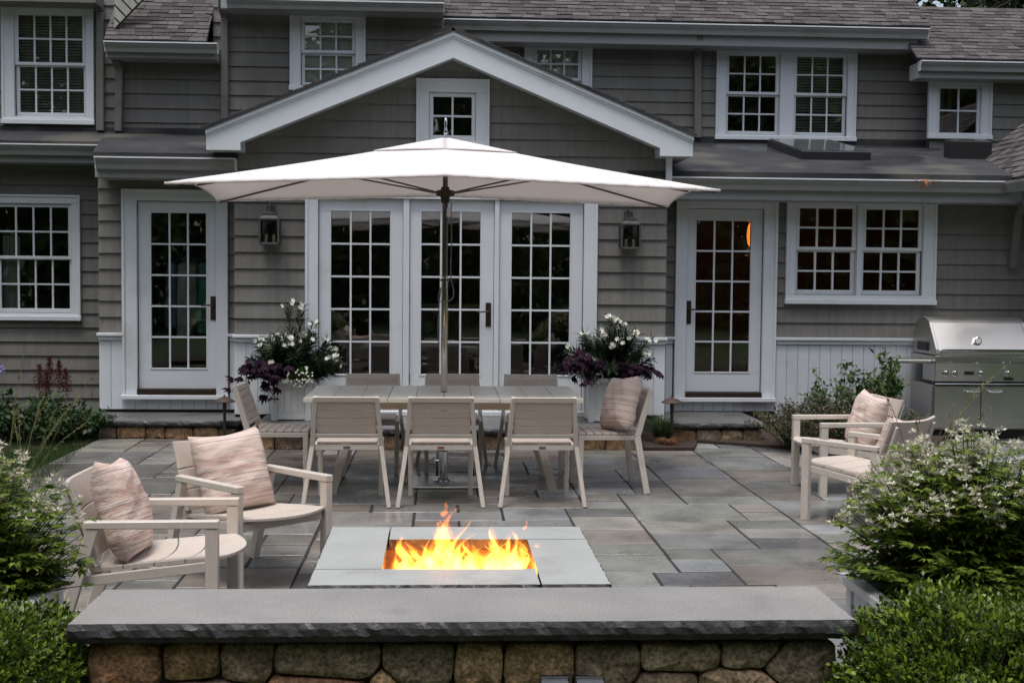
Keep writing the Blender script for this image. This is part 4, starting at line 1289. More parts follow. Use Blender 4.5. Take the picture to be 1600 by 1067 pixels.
dup(ch0, (-1.235, 10.02, 0), -PI / 2 - rad(2), 'empty dining chair at the table end beside the armchairs')
dup(ch0, (1.295, 9.89, 0), PI / 2 + rad(2), 'dining chair at the table end with a striped pillow on it')

# ------------------------------------------------------------------ lounge chairs
def lounge(label):
    t = thing('lounge_chair', label, 'armchair', group='cream armchairs around the fire pit')
    for s in (-1, 1):
        MB().box(s * .285 - .021, s * .285 + .021, .252, .308, 0, .5245).build('front_leg', M['cream'], t, bevel=.003)
        b = MB(); b.bar((s * .285, -.40, 0), (s * .285, -.235, .525), .040, .058, w1=.040, h1=.05)
        b.build('back_leg', M['cream'], t, bevel=.003)
        MB().hexa([(s * .285 - .024, -.27, .526), (s * .285 + .024, -.27, .526), (s * .285 + .024, .310, .5255), (s * .285 - .024, .310, .5255),
                   (s * .285 - .024, -.27, .558), (s * .285 + .024, -.27, .558), (s * .285 + .024, .310, .562), (s * .285 - .024, .310, .562)]).build('arm', M['cream'], t, bevel=.004)
    b = MB()
    for s in (-1, 1): b.bar((s * .262, -.30, .285), (s * .262, .265, .352), .024, .045)
    b.box(-.25, .25, .262, .29, .322, .366); b.box(-.25, .25, -.285, -.262, .27, .31)
    b.build('seat_frame', M['cream'], t, bevel=.003)
    ys = [-.25, -.115, .02, .155, .30]
    for i in range(4):
        b = MB(); n = 10; c = .97 + R.random() * .06
        top, bot = [], []
        for k in range(n + 1):
            x = -.262 + .524 * k / n; q = 1 - (x / .262) ** 2
            y0 = ys[i] + .004 + (.035 * q if i else .0); y1 = ys[i + 1] - .002 + (.035 * q if i < 3 else .085 * q)
            z = lambda y: .345 + (y + .25) * .095 - .012 * q
            b.v += [(x, y0, z(y0)), (x, y1, z(y1) - (.004 if i == 3 else 0)), (x, y0, z(y0) - .018), (x, y1, z(y1) - .02)]
        for k in range(n):
            a = 4 * k; e = a + 4
            b.f += [(a, e, e + 1, a + 1), (a + 2, a + 3, e + 3, e + 2), (a, a + 2, e + 2, e), (a + 1, e + 1, e + 3, a + 3)]
        b.f += [(0, 1, 3, 2), (4 * n, 4 * n + 2, 4 * n + 3, 4 * n + 1)]
        b.build('seat_slat', M['slat'], t, bevel=.002, color=(c, c, c))
    zz = [.365, .475, .585, .735]
    for i in range(3):
        b = MB(); n = 10; c = .97 + R.random() * .06
        for k in range(n + 1):
            x = -.275 + .55 * k / n; q = 1 - (x / .275) ** 2
            f = lambda z: -.205 - (z - .36) * .36 - .045 * q
            z0, z1 = zz[i] + .003, zz[i + 1] - .003 + (0.0 if i < 2 else -.012 * q)
            b.v += [(x, f(z0), z0), (x, f(z1), z1), (x, f(z0) - .02, z0 - .006), (x, f(z1) - .022, z1 - .004)]
        for k in range(n):
            a = 4 * k; e = a + 4
            b.f += [(a, e, e + 1, a + 1), (a + 2, a + 3, e + 3, e + 2), (a, a + 2, e + 2, e), (a + 1, e + 1, e + 3, a + 3)]
        b.f += [(0, 1, 3, 2), (4 * n, 4 * n + 2, 4 * n + 3, 4 * n + 1)]
        b.build('back_slat', M['slat'], t, bevel=.003, color=(c, c, c))
    for s in (-1, 1): MB().bar((s * .235, -.245, .31), (s * .235, -.372, .69), .03, .018).build('back_post', M['cream'], t, bevel=.002)
    return t
lg = lounge('cream armchair nearest the stone seat wall, beside the white flowering planter and facing the fire')
lg.location = (-1.275, 5.935, 0); lg.rotation_euler = (0, 0, -PI / 2)
def lface(fx, fy, bx, by):
    d = Vector((fx - bx, fy - by)); return math.atan2(-d.x, d.y)
dup(lg, (-1.01, 6.955, 0), lface(-.806, 6.73, -1.26, 7.22), 'cream armchair turned toward the fire pit, between its twin and the dining table')
dup(lg, (3.15, 9.775, 0), lface(2.88, 9.75, 3.4, 9.80), 'cream armchair standing before the grill and shrubs with a pillow on it')
dup(lg, (2.905, 8.535, 0), lface(-.64, .77, 0, 0), 'cream armchair with its back to us behind the big white flowering planter')

# ------------------------------------------------------------------ pillows
def pillowmat():
    mt = bpy.data.materials.new('striped_pillow_cloth'); mt.use_nodes = True
    n = mt.node_tree.nodes; l = mt.node_tree.links; b = n['Principled BSDF']
    tc = n.new('ShaderNodeTexCoord'); sx = n.new('ShaderNodeSeparateXYZ'); l.new(tc.outputs['Object'], sx.inputs[0])
    wn = n.new('ShaderNodeTexNoise'); wn.inputs['Scale'].default_value = 5; l.new(tc.outputs['Object'], wn.inputs['Vector'])
    ma = n.new('ShaderNodeMath'); ma.operation = 'MULTIPLY_ADD'; ma.inputs[1].default_value = .012
    l.new(wn.outputs['Fac'], ma.inputs[0]); l.new(sx.outputs['Z'], ma.inputs[2])
    no = n.new('ShaderNodeTexNoise'); no.noise_dimensions = '1D'; no.inputs['Scale'].default_value = 26; no.inputs['Detail'].default_value = 2.5; no.inputs['Roughness'].default_value = .6
    l.new(ma.outputs[0], no.inputs['W'])
    cr = n.new('ShaderNodeValToRGB'); cr.color_ramp.interpolation = 'CONSTANT'
    els = [(0, (.52, .34, .29)), (.33, (.62, .52, .46)), (.385, (.36, .22, .19)), (.41, (.63, .54, .48)), (.455, (.54, .38, .33)), (.475, (.68, .60, .55)), (.50, (.59, .47, .41)), (.545, (.36, .22, .20)), (.56, (.68, .60, .56)), (.60, (.54, .38, .32)), (.65, (.72, .66, .61))]
    e = cr.color_ramp.elements
    e[0].position = 0; e[0].color = (*els[0][1], 1); e[1].position = els[1][0]; e[1].color = (*els[1][1], 1)
    for p, c in els[2:]:
        k = e.new(p); k.color = (*c, 1)
    l.new(no.outputs['Fac'], cr.inputs['Fac'])
    l.new(cr.outputs['Color'], b.inputs['Base Color']); b.inputs['Roughness'].default_value = .9; b.inputs['Specular IOR Level'].default_value = .15
    nb = n.new('ShaderNodeTexNoise'); nb.inputs['Scale'].default_value = 16; nb.inputs['Detail'].default_value = 3
    mp2 = n.new('ShaderNodeMapping'); mp2.inputs['Scale'].default_value = (.7, .7, 1.6); l.new(tc.outputs['Object'], mp2.inputs['Vector']); l.new(mp2.outputs[0], nb.inputs['Vector'])
    bp = n.new('ShaderNodeBump'); bp.inputs['Strength'].default_value = .55; bp.inputs['Distance'].default_value = .02
    l.new(nb.outputs['Fac'], bp.inputs['Height']); l.new(bp.outputs[0], b.inputs['Normal'])
    return mt
pm_ = pillowmat()
def pillow(label, loc, rot, s=.47, d=.085, seed=1, name='pillow', hh=None, mt=None):
    q = random.Random(seed); n = 18; b = MB(); hh = hh or s
    ph = [q.random() * 6 for _ in range(6)]
    for side in (1, -1):
        for i in range(n + 1):
            for k in range(n + 1):
                u, v = 2 * i / n - 1, 2 * k / n - 1
                pin = 1 - .07 * (1 - abs(u) ** 2) * abs(v) ** 3; pinv = 1 - .07 * (1 - abs(v) ** 2) * abs(u) ** 3
                x, z = u * s / 2 * pinv, v * hh / 2 * pin
                th = d * ((1 - u ** 4) * (1 - v ** 4)) ** .55
                th *= 1 + .10 * math.sin(u * 3 + ph[0]) * math.sin(v * 4 + ph[1]) 
                th += .006 * math.sin(v * 13 + u * 5 + ph[2]) * (1 - abs(u)) + .005 * math.sin(u * 11 - v * 6 + ph[3]) * (1 - abs(v))
                th *= 1 if abs(u) < 1 and abs(v) < 1 else 0
                sag = -.012 * (1 - abs(u)) * (v > 0) * v
                b.v.append((x, side * th, z + sag))
    m_ = (n + 1) ** 2
    for i in range(n):
        for k in range(n):
            a = i * (n + 1) + k
            b.f.append((a, a + n + 1, a + n + 2, a + 1)); b.f.append((m_ + a, m_ + a + 1, m_ + a + n + 2, m_ + a + n + 1))
    o = b.build(name, mt or pm_, None, smooth=True, fix=False)
    bm = bmesh.new(); bm.from_mesh(o.data); bmesh.ops.remove_doubles(bm, verts=bm.verts, dist=.0004); bmesh.ops.recalc_face_normals(bm, faces=bm.faces); bm.to_mesh(o.data); bm.free()
    for p in o.data.polygons: p.use_smooth = True
    o.location = loc; o.rotation_euler = rot
    tag(o, label, 'pillow', 'striped pink pillows on the chairs')
    return o
def on_lounge(root, label, dx=0, dy=0, tilt=.30, roll=.05, seed=1, s=.44, yaw=0):
    rz = root.rotation_euler.z
    l = Vector((dx, -.185 + dy, .345 + s / 2 - .018)); l.rotate(Euler((0, 0, rz)))
    return pillow(label, Vector(root.location) + l, Euler((tilt, roll, rz + yaw), 'XYZ'), s=s, seed=seed)
LGS = [o for o in bpy.data.objects if o.name.startswith('lounge_chair')]
LGS.sort(key=lambda o: o.name)
on_lounge(LGS[0], 'pink striped pillow in the armchair nearest the seat wall', seed=1, roll=-.09, dy=.01, s=.475)
on_lounge(LGS[1], 'broad pink striped pillow in the armchair that faces the fire pit', seed=2, roll=.06, s=.46)
on_lounge(LGS[2], 'pink striped pillow in the armchair before the grill', seed=3, roll=-.1)
on_lounge(LGS[3], 'striped pillow half hidden by the armchair turned away from us', seed=4, roll=.12, s=.40, dx=.09, dy=.0)
pillow('striped pillow leaning on the dining chair at the table end', (1.40, 9.82, .457 + .215), (.30, .12, PI / 2 + rad(20)), s=.43, seed=5, d=.09)

# ------------------------------------------------------------------ parasol
def canvasmat():
    mt = bpy.data.materials.new('white_canvas'); mt.use_nodes = True
    n = mt.node_tree.nodes; l = mt.node_tree.links; b = n['Principled BSDF']
    tc = n.new('ShaderNodeTexCoord'); no = n.new('ShaderNodeTexNoise'); no.inputs['Scale'].default_value = 3; no.inputs['Detail'].default_value = 5
    l.new(tc.outputs['Object'], no.inputs['Vector'])
    mx = n.new('ShaderNodeMix'); mx.data_type = 'RGBA'; mx.inputs['A'].default_value = (.84, .82, .81, 1); mx.inputs['B'].default_value = (.88, .87, .87, 1)
    l.new(no.outputs['Fac'], mx.inputs['Factor']); l.new(mx.outputs['Result'], b.inputs['Base Color'])
    b.inputs['Roughness'].default_value = .85; b.inputs['Specular IOR Level'].default_value = .2
    tr = n.new('ShaderNodeBsdfTranslucent'); tr.inputs['Color'].default_value = (.88, .82, .79, 1)
    ms = n.new('ShaderNodeMixShader'); ms.inputs['Fac'].default_value = .33
    l.new(b.outputs[0], ms.inputs[1]); l.new(tr.outputs[0], ms.inputs[2]); l.new(ms.outputs[0], n['Material Output'].inputs['Surface'])
    wv = n.new('ShaderNodeTexNoise'); wv.inputs['Scale'].default_value = 7; wv.inputs['Detail'].default_value = 2
    l.new(tc.outputs['Object'], wv.inputs['Vector'])
    bp = n.new('ShaderNodeBump'); bp.inputs['Strength'].default_value = .35; bp.inputs['Distance'].default_value = .012
    l.new(wv.outputs['Fac'], bp.inputs['Height']); l.new(bp.outputs[0], b.inputs['Normal'])
    return mt
M['canvas'] = canvasmat()
UX, UY = .035, 10.06
um = thing('parasol', 'wide white rectangular parasol on a steel pole through the dining table', 'parasol', (UX, UY, 0))
HX, HY = 1.945, 1.035
AP = 2.705
rim = [(HX, 0, 2.345), (HX, HY, 2.272), (0, HY, 2.335), (-HX, HY, 2.272), (-HX, 0, 2.345), (-HX, -HY, 2.272), (0, -HY, 2.352), (HX, -HY, 2.272)]
b = MB(); n = 12
top = Vector((0, 0, AP))
for i in range(8):
    A, B = Vector(rim[i]), Vector(rim[(i + 1) % 8])
    idx = {}
    for a in range(n + 1):
        for c in range(n + 1 - a):
            s, t = a / n, c / n
            p = top * (1 - s - t) + A * s + B * t
            w_ = s * t * 4            # sag between the ribs
            e = max(0, s + t - .75) / .25
            p.z -= .030 * w_ * (1 - s - t + .25)
            p += (top - p) * (.018 * w_ * e)
            p.z -= .012 * math.sin((s + t) * PI)
            idx[a, c] = len(b.v); b.v.append(tuple(p))
    for a in range(n):
        for c in range(n - a):
            b.f.append((idx[a, c], idx[a + 1, c], idx[a, c + 1]))
            if a + c < n - 1: b.f.append((idx[a + 1, c], idx[a + 1, c + 1], idx[a, c + 1]))
cn = b.build('canopy', M['canvas'], um, fix=False, smooth=True)
bm = bmesh.new(); bm.from_mesh(cn.data); bmesh.ops.remove_doubles(bm, verts=bm.verts, dist=.0005); bmesh.ops.recalc_face_normals(bm, faces=bm.faces)
if sum(f.normal.z for f in bm.faces) < 0: bmesh.ops.reverse_faces(bm, faces=bm.faces)
bm.to_mesh(cn.data); bm.free()
for p in cn.data.polygons: p.use_smooth = True
sm = cn.modifiers.new('cloth', 'SOLIDIFY'); sm.thickness = .004; sm.offset = -1
# stitched hem
hp = []
for i in range(8):
    A, B = Vector(rim[i]), Vector(rim[(i + 1) % 8])
    for k in range(n):
        s = 1 - k / n; t = k / n
        p = A * s + B * t; w_ = s * t * 4
        p.z -= .030 * w_ * .25; p += (top - p) * (.018 * w_)
        hp.append(p)
hp.append(hp[0])
hb = MB()
for a, c in zip(hp[:-1], hp[1:]):
    u_ = Vector((0, 0, 1))
    hb.poly([a + u_ * .002, c + u_ * .002, c - u_ * .016, a - u_ * .016])
hm = hb.build('hem', M['canvas'], cn, fix=False, smooth=True)
h2 = hm.modifiers.new('cloth', 'SOLIDIFY'); h2.thickness = .005; h2.offset = 0
# vent cap
b = MB(); n2 = 8
vr = [(x * .28, y * .28, AP + .004 + (z - AP) * .28) for x, y, z in rim]; vt = Vector((0, 0, AP + .016))
for i in range(8):
    A, B = Vector(vr[i]), Vector(vr[(i + 1) % 8]); idx = {}
    for a in range(n2 + 1):
        for c in range(n2 + 1 - a):
            s, t = a / n2, c / n2
            p = vt * (1 - s - t) + A * s + B * t; w_ = s * t * 4
            p.z += .006 * w_ * (s + t) - .006 * (s + t) ** 3
            idx[a, c] = len(b.v); b.v.append(tuple(p))
    for a in range(n2):
        for c in range(n2 - a):
            b.f.append((idx[a, c], idx[a + 1, c], idx[a, c + 1]))
            if a + c < n2 - 1: b.f.append((idx[a + 1, c], idx[a + 1, c + 1], idx[a, c + 1]))
vc = b.build('vent_cap', M['canvas'], um, fix=False, smooth=True)
s2 = vc.modifiers.new('cloth', 'SOLIDIFY'); s2.thickness = .004; s2.offset = -1
ribm = mat('bronze_rib', (.10, .09, .085), .4, .1, metal=.7)
hubz, tophub = 2.285, AP - .06
for x, y, z in rim:
    e = Vector((x, y, z - .022)) * 1.0; e.x *= .985; e.y *= .985
    r = MB().tube([(x * .02, y * .03, tophub), tuple(e)], .0085, 6).build('rib', ribm, um)
    k = .46
    m0 = Vector((0, 0, tophub)).lerp(e, k)
    MB().tube([(x / abs(x) * .045 if x else 0, y / abs(y) * .045 if y else 0, hubz), tuple(m0 - Vector((0, 0, .008)))], .007, 6).build('strut', ribm, r)
MB().lathe((0, 0, tophub), [(.05, -.03), (.055, 0), (.04, .03)], 14).build('top_hub', ribm, um)
b = MB(); b.lathe((0, 0, hubz), [(.03, -.075), (.036, -.03), (.062, -.012), (.064, .014), (.036, .03), (.03, .05)], 16)
for i in range(8):
    an = i * PI / 4; b.box(.06 * math.cos(an) - .01, .06 * math.cos(an) + .01, .06 * math.sin(an) - .01, .06 * math.sin(an) + .01, hubz - .02, hubz + .022)
b.build('runner_hub', M['dark'], um)
MB().lathe((0, 0, 0), [(.0225, .75), (.0225, 2.2)], 16).build('upper_pole', mat('bronze_pole', (.17, .16, .155), .25, .05, metal=.85), um, smooth=False)
MB().lathe((0, 0, 0), [(.0195, 2.2), (.0195, 2.72)], 14).build('upper_pole', ribm, um)
pole = MB().lathe((0, 0, 0), [(.0255, .0), (.0255, 1.62), (.023, 1.64)], 18).build('pole', mat('polished_pole_steel', (.55, .53, .49), .16, .04, metal=1.0), um, smooth=True)
MB().lathe((0, 0, 0), [(.012, AP + .035), (.017, AP + .05), (.012, AP + .075), (.009, AP + .10), (.013, AP + .13), (.010, AP + .155), (.003, AP + .165)], 12).build('finial', M['chrome'], um, smooth=True)
b = MB(); b.box(.012, .042, -.075, -.02, 2.10, 2.17)
b.build('pulley', M['white'], um, bevel=.004)
rope = [(.045, -.035, 2.24), (.05, -.04, 1.95), (.046, -.04, 1.72), (.05, -.04, 1.62), (.07, -.045, 1.52), (.055, -.05, 1.46), (-.02, -.05, 1.44), (-.05, -.045, 1.47), (-.03, -.045, 1.55), (-.045, -.05, 1.38), (-.05, -.05, 1.2), (-.038, -.05, 1.05)]
def smooth_curve(p, k=5):
    p = [Vector(a) for a in p]; o = []
    for i in range(len(p) - 1):
        p0, p1, p2, p3 = p[max(i - 1, 0)], p[i], p[i + 1], p[min(i + 2, len(p) - 1)]
        for j in range(k):
            t = j / k
            o.append(.5 * ((2 * p1) + (p2 - p0) * t + (2 * p0 - 5 * p1 + 4 * p2 - p3) * t * t + (3 * p1 - p0 - 3 * p2 + p3) * t ** 3))
    return o + [p[-1]]
MB().tube(smooth_curve(rope), .0045, 6).build('cord', mat('grey_cord', (.16, .16, .17), .8), um)
b = MB(); b.box(-.035, .035, -.036, -.024, 1.60, 1.615); b.box(-.006, .006, -.05, -.025, 1.54, 1.66); b.build('cleat', M['chrome'], um, bevel=.002)
bs = MB().box(-.27, .27, -.27, .27, .004, .022).build('base_plate', M['steel'], um, bevel=.004)
MB().lathe((0, 0, .0225), [(.085, 0), (.085, .01), (.045, .018), (.036, .03), (.036, .24), (.03, .25)], 20).build('base_tube', M['chrome'], bs, smooth=False)
b = MB(); b.tube([(-.03, 0, .19), (-.075, 0, .19)], .007, 8); b.tube([(-.075, 0, .17), (-.075, 0, .215)], .011, 8); b.build('clamp_knob', M['chrome'], bs)

# ------------------------------------------------------------------ wall lanterns
def lantern(u, vt, vb, label):
    c = at(u, (vt + vb) / 2, YB - .14); zt_, zb_2 = Z(u, vt, YB - .14), Z(u, vb, YB - .14)
    t = thing('wall_lantern', label, 'lantern', (c.x, YB - .15, zb_2), group='wall lanterns beside the French doors')
    h = zt_ - zb_2; w_ = .094
    b = MB()
    b.box(-w_, w_, -.085, .085, 0, .022)
    b.box(-w_ - .005, w_ + .005, -.09, .09, h * .67, h * .67 + .018)
    for sx in (-1, 1):
        for sy in (-1, 1): b.box(sx * w_ - .010, sx * w_ + .010, sy * .08 - .008, sy * .08 + .008, .0215, h * .67 + .001)
    b.build('frame', M['lead'], t, bevel=.002)
    b = MB()
    z0, z1 = h * .67 + .0185, h * .80
    p0, p1 = .094, .062
    b.hexa([(-p0, -.08, z0), (p0, -.08, z0), (p0, .08, z0), (-p0, .08, z0), (-p1, -.045, z1), (p1, -.045, z1), (p1, .045, z1), (-p1, .045, z1)])
    b.box(-.06, .06, -.05, .05, z1 + .0005, z1 + .03)
    b.tube([(0, 0, z1 + .03), (0, 0, h + .02), (0, .05, h + .055), (0, .115, h + .045), (0, .118, h * .5)], .011, 8)
    b.build('cap', M['lead'], t, bevel=.002)
    MB().box(-.045, .045, .112, .126, h * .35, h + .03).build('back_plate', M['lead'], t, bevel=.003)
    for s in (-1, 1):
        cd = MB(); cd.tube([(s * .038, 0, .023), (s * .038, 0, .105)], .0145, 10); cd.build('candle', mat('candle_sleeve', (.62, .52, .30), .5) if 'candle_sleeve' not in bpy.data.materials else bpy.data.materials['candle_sleeve'], t)
        MB().tube([(s * .038, 0, .1055), (s * .038, 0, .125), (s * .038, 0, .155)], [.009, .011, .002], 8).build('bulb', M['lamp_glass'], t)
    for sy in (-1, 1):
        MB().box(-w_ + .011, w_ - .011, sy * .08 - .0015, sy * .08 + .0015, .023, h * .665).build('pane', M['lamp_glass'], t)
    for sx in (-1, 1):
        MB().box(sx * w_ - .0015, sx * w_ + .0015, -.071, .071, .023, h * .665).build('pane', M['lamp_glass'], t)
    return t
lantern(422, 325, 383, 'dark metal lantern with two candles on the shingles above the oleander planter near the armchairs')
lantern(984, 334, 390, 'dark metal lantern with two candles on the shingles nearest the door with the orange lamp')

# ------------------------------------------------------------------ path lights
def path_light(u, vb, zb_, Y, h, label):
    c = at(u, vb, Y)
    t = thing('path_light', label, 'path light', (c.x, Y, zb_), group='path lights at the steps')
    pl = mat('rusty_bronze', (.07, .05, .042), .6, .3, 20, metal=.4) if 'rusty_bronze' not in bpy.data.materials else bpy.data.materials['rusty_bronze']
    MB().tube([(0, 0, -.05), (0, 0, h * .55), (0, 0, h * .93)], [.013, .015, .022], 10).build('stem', pl, t)
    MB().lathe((0, 0, h * .86), [(.105, -.004), (.108, .002), (.06, .03), (.03, .042), (.012, .05), (.01, .065)], 18).build('hat', pl, t)
path_light(351, 683, .0, 12.78, .44, 'bronze path light with a flat hat by the left step, next to the house corner') if False else path_light(351, 683, .0, 12.78, .44, 'bronze path light with a flat hat at the step below the door with hanging garments')
path_light(1049, 694, .0, 12.42, .49, 'bronze path light with a flat hat standing in the ornamental grass')

# ------------------------------------------------------------------ planters and their plants
def white_box(name, label, x0, x1, y0, y1, z0, z1, group):
    t = wthing(name, label, 'planter', ((x0 + x1) / 2, (y0 + y1) / 2, z0), group)
    MB().box(x0 + .025, x1 - .025, y0 + .025, y1 - .025, z0 + .01, z1 - .06).build('tub', M['planter'], t, color=(.9, .9, .9))
    for (a, c) in ((x0, y0), (x1 - .06, y0), (x0, y1 - .06), (x1 - .06, y1 - .06)): MB().box(a, a + .06, c, c + .06, z0, z1 - .0405).build('corner_post', M['planter'], t, bevel=.004, color=(1, 1, 1))
    b = MB()
    b.box(x0 - .025, x1 + .025, y0 - .025, y0 + .04, z1 - .04, z1); b.box(x0 - .025, x1 + .025, y1 - .04, y1 + .025, z1 - .04, z1)
    b.box(x0 - .025, x0 + .04, y0 + .0405, y1 - .0405, z1 - .04, z1); b.box(x1 - .04, x1 + .025, y0 + .0405, y1 - .0405, z1 - .04, z1)
    b.build('rim', M['planter'], t, bevel=.004, color=(1, 1, 1))
    for bx in ((x0 + .0605, x1 - .0605, y0 + .008, y0 + .03), (x0 + .008, x0 + .03, y0 + .0605, y1 - .0605), (x1 - .03, x1 - .008, y0 + .0605, y1 - .0605)):
        MB().box(*bx, z0 + .01, z0 + .065).build('base_rail', M['planter'], t, bevel=.003, color=(1, 1, 1))
    n = max(3, round((x1 - x0 - .12) / .075)); st = (x1 - x0 - .121) / n
    for i in range(n):
        c = .96 + R.random() * .05
        MB().box(x0 + .0605 + i * st + .0015, x0 + .0605 + (i + 1) * st - .0015, y0 + .012, y0 + .0245, z0 + .066, z1 - .041).build('beadboard_plank', M['planter'], t, bevel=.002, color=(c, c, c))
    n = max(3, round((y1 - y0 - .12) / .075)); st = (y1 - y0 - .121) / n
    for xx, (p, q) in ((x0, (.012, .0245)), (x1, (-.0245, -.012))):
        for i in range(n):
            MB().box(xx + p, xx + q, y0 + .0605 + i * st + .0015, y0 + .0605 + (i + 1) * st - .0015, z0 + .066, z1 - .041).build('beadboard_plank', M['planter'], t, bevel=.002, color=(.98, .98, .98))
    MB().box(x0 + .042, x1 - .042, y0 + .042, y1 - .042, z1 - .0595, z1 - .025).build('soil', M['mulch'], t)
    return t
P1 = (X(424, 630, 12.7), X(486, 630, 12.7), 12.68, 13.08, .2, .61)
P2 = (X(919, 630, 12.65), X(990, 630, 12.65), 12.62, 13.06, .2, .64)
white_box('planter', 'white panelled planter box holding an oleander, behind the empty end chair', *P1, 'white planter boxes beside the French doors')
white_box('planter', 'white panelled planter box holding an oleander, behind the pillowed dining chair', *P2, 'white planter boxes beside the French doors')
P3 = (-1.93, -1.50, 4.74, 5.17, .0, .43)
P4 = (1.70, 2.20, 4.72, 5.20, .0, .42)
white_box('planter', 'white planter box full of white cleome beside the nearest armchair', *P3, 'white planter boxes near the seat wall')
white_box('planter', 'pale planter box under the biggest white flowering bush', *P4, 'white planter boxes near the seat wall')

rs = np.random.RandomState(3)
def flowerhead(lb, p, r, n, size, up_=.4):
    d = rnd_dir(n, rs); d[:, 2] = d[:, 2] * .8 + up_
    P = np.asarray(p)[None] + d * r * rs.uniform(.2, .9, (n, 1))
    lb.add(P, d, rnd_dir(n, rs), rs.uniform(.7, 1.2, n) * size, rs.uniform(.5, .8, n) * size, fold=.1, curl=.2)

def cleome(label, cx, cy, z0, rx, ry, h, nst, seed, flowers=.6, leafsize=.07, lean=(0, 0), group=None):
    """bushy spider flower: many stems, hand shaped leaves, white heads at the tips"""
    q = np.random.RandomState(seed)
    t = wthing('cleome_plant', label, 'plant', (cx, cy, z0), group)
    st, lf, fl = MB(), LB(), LB()
    for s in range(nst):
        an = q.uniform(0, 2 * PI); rr_ = math.sqrt(q.uniform(0, 1))
        b0 = np.array([cx + math.cos(an) * rr_ * rx * .35, cy + math.sin(an) * rr_ * ry * .35, z0])
        hh = h * (1 - .52 * rr_ ** 2.0) * q.uniform(.80, 1.08)
        tip = np.array([cx + math.cos(an) * rr_ * rx + lean[0] * hh, cy + math.sin(an) * rr_ * ry + lean[1] * hh, z0 + hh])
        if rr_ > .8 and q.random_sample() < .65: tip[2] = z0 + hh * q.uniform(.25, .7)
        mid = (b0 + tip) / 2 + np.array([math.cos(an), math.sin(an), 0]) * rx * -.06 + np.array([0, 0, hh * .10])
        ts = np.linspace(0, 1, 7)[:, None]
        pts = (1 - ts) ** 2 * b0 + 2 * ts * (1 - ts) * mid + ts ** 2 * tip
        st.tube([tuple(p) for p in pts], [.0045 - .003 * k / 6 for k in range(7)], 4, caps=False)
        tang = tip - mid; tang /= np.linalg.norm(tang)
        nn = int(8 + q.uniform(0, 6))
        for k in range(nn):
            u = .18 + .80 * (k + q.random_sample()) / nn
            p = (1 - u) ** 2 * b0 + 2 * u * (1 - u) * mid + u ** 2 * tip
            a2 = k * 2.4 + q.uniform(-.4, .4); sz = leafsize * q.uniform(.6, 1.15) * (1.15 - .55 * u)
            pd = np.array([math.cos(a2), math.sin(a2), q.uniform(-.1, .45)]); pd /= np.linalg.norm(pd)
            hub = p + pd * sz * .55
            # leaflets spread like fingers
            side = np.cross(pd, [0, 0, 1]); side /= np.linalg.norm(side); nrm = np.cross(side, pd)
            f = np.radians(np.array([-72, -36, 0, 36, 72]) + q.uniform(-8, 8, 5))
            D = np.cos(f)[:, None] * pd + np.sin(f)[:, None] * side; D[:, 2] += q.uniform(-.25, .30)
            lf.add(np.repeat(hub[None], 5, 0), D, nrm + q.normal(size=(5, 3)) * .2, sz * (1 - .22 * np.abs(np.array([-2, -1, 0, 1, 2])) / 2), sz * .30, fold=.12, curl=.14)
        if q.random_sample() < flowers and tip[2] > z0 + h * .45:
            nf = q.randint(2, 5)
            for k in range(nf):
                c = tip + np.array([q.normal() * .018, q.normal() * .018, .012 - k * .018])
                n = q.randint(6, 11); d = rnd_dir(n, q); d[:, 2] = np.abs(d[:, 2]) * .6 + .1
                fl.add(np.repeat(c[None], n, 0) + d * .006, d, rnd_dir(n, q), q.uniform(.014, .024, n), q.uniform(.007, .012, n), fold=.1, curl=.25)
                n = 4; d = rnd_dir(n, q); d[:, 2] = np.abs(d[:, 2])
                fl.add(np.repeat(c[None], n, 0), d, rnd_dir(n, q), q.uniform(.03, .045, n), .0016)
    tag(st.build('stems', M['stem'], t, fix=False), kind='stuff')
    lf.build('foliage', M['cleome'], t)
    fl.build('flowers', M['petalpink'], t)
    return t
cleome('rounded white flowering cleome bush in the planter beside the nearest armchair', -1.80, 4.97, .36, .47, .40, .60, 210, 5, .55, .085)
cleome('biggest white flowering cleome bush, spreading before the armchair turned away', 2.11, 4.93, .38, .58, .46, .66, 340, 6, .62, .088)

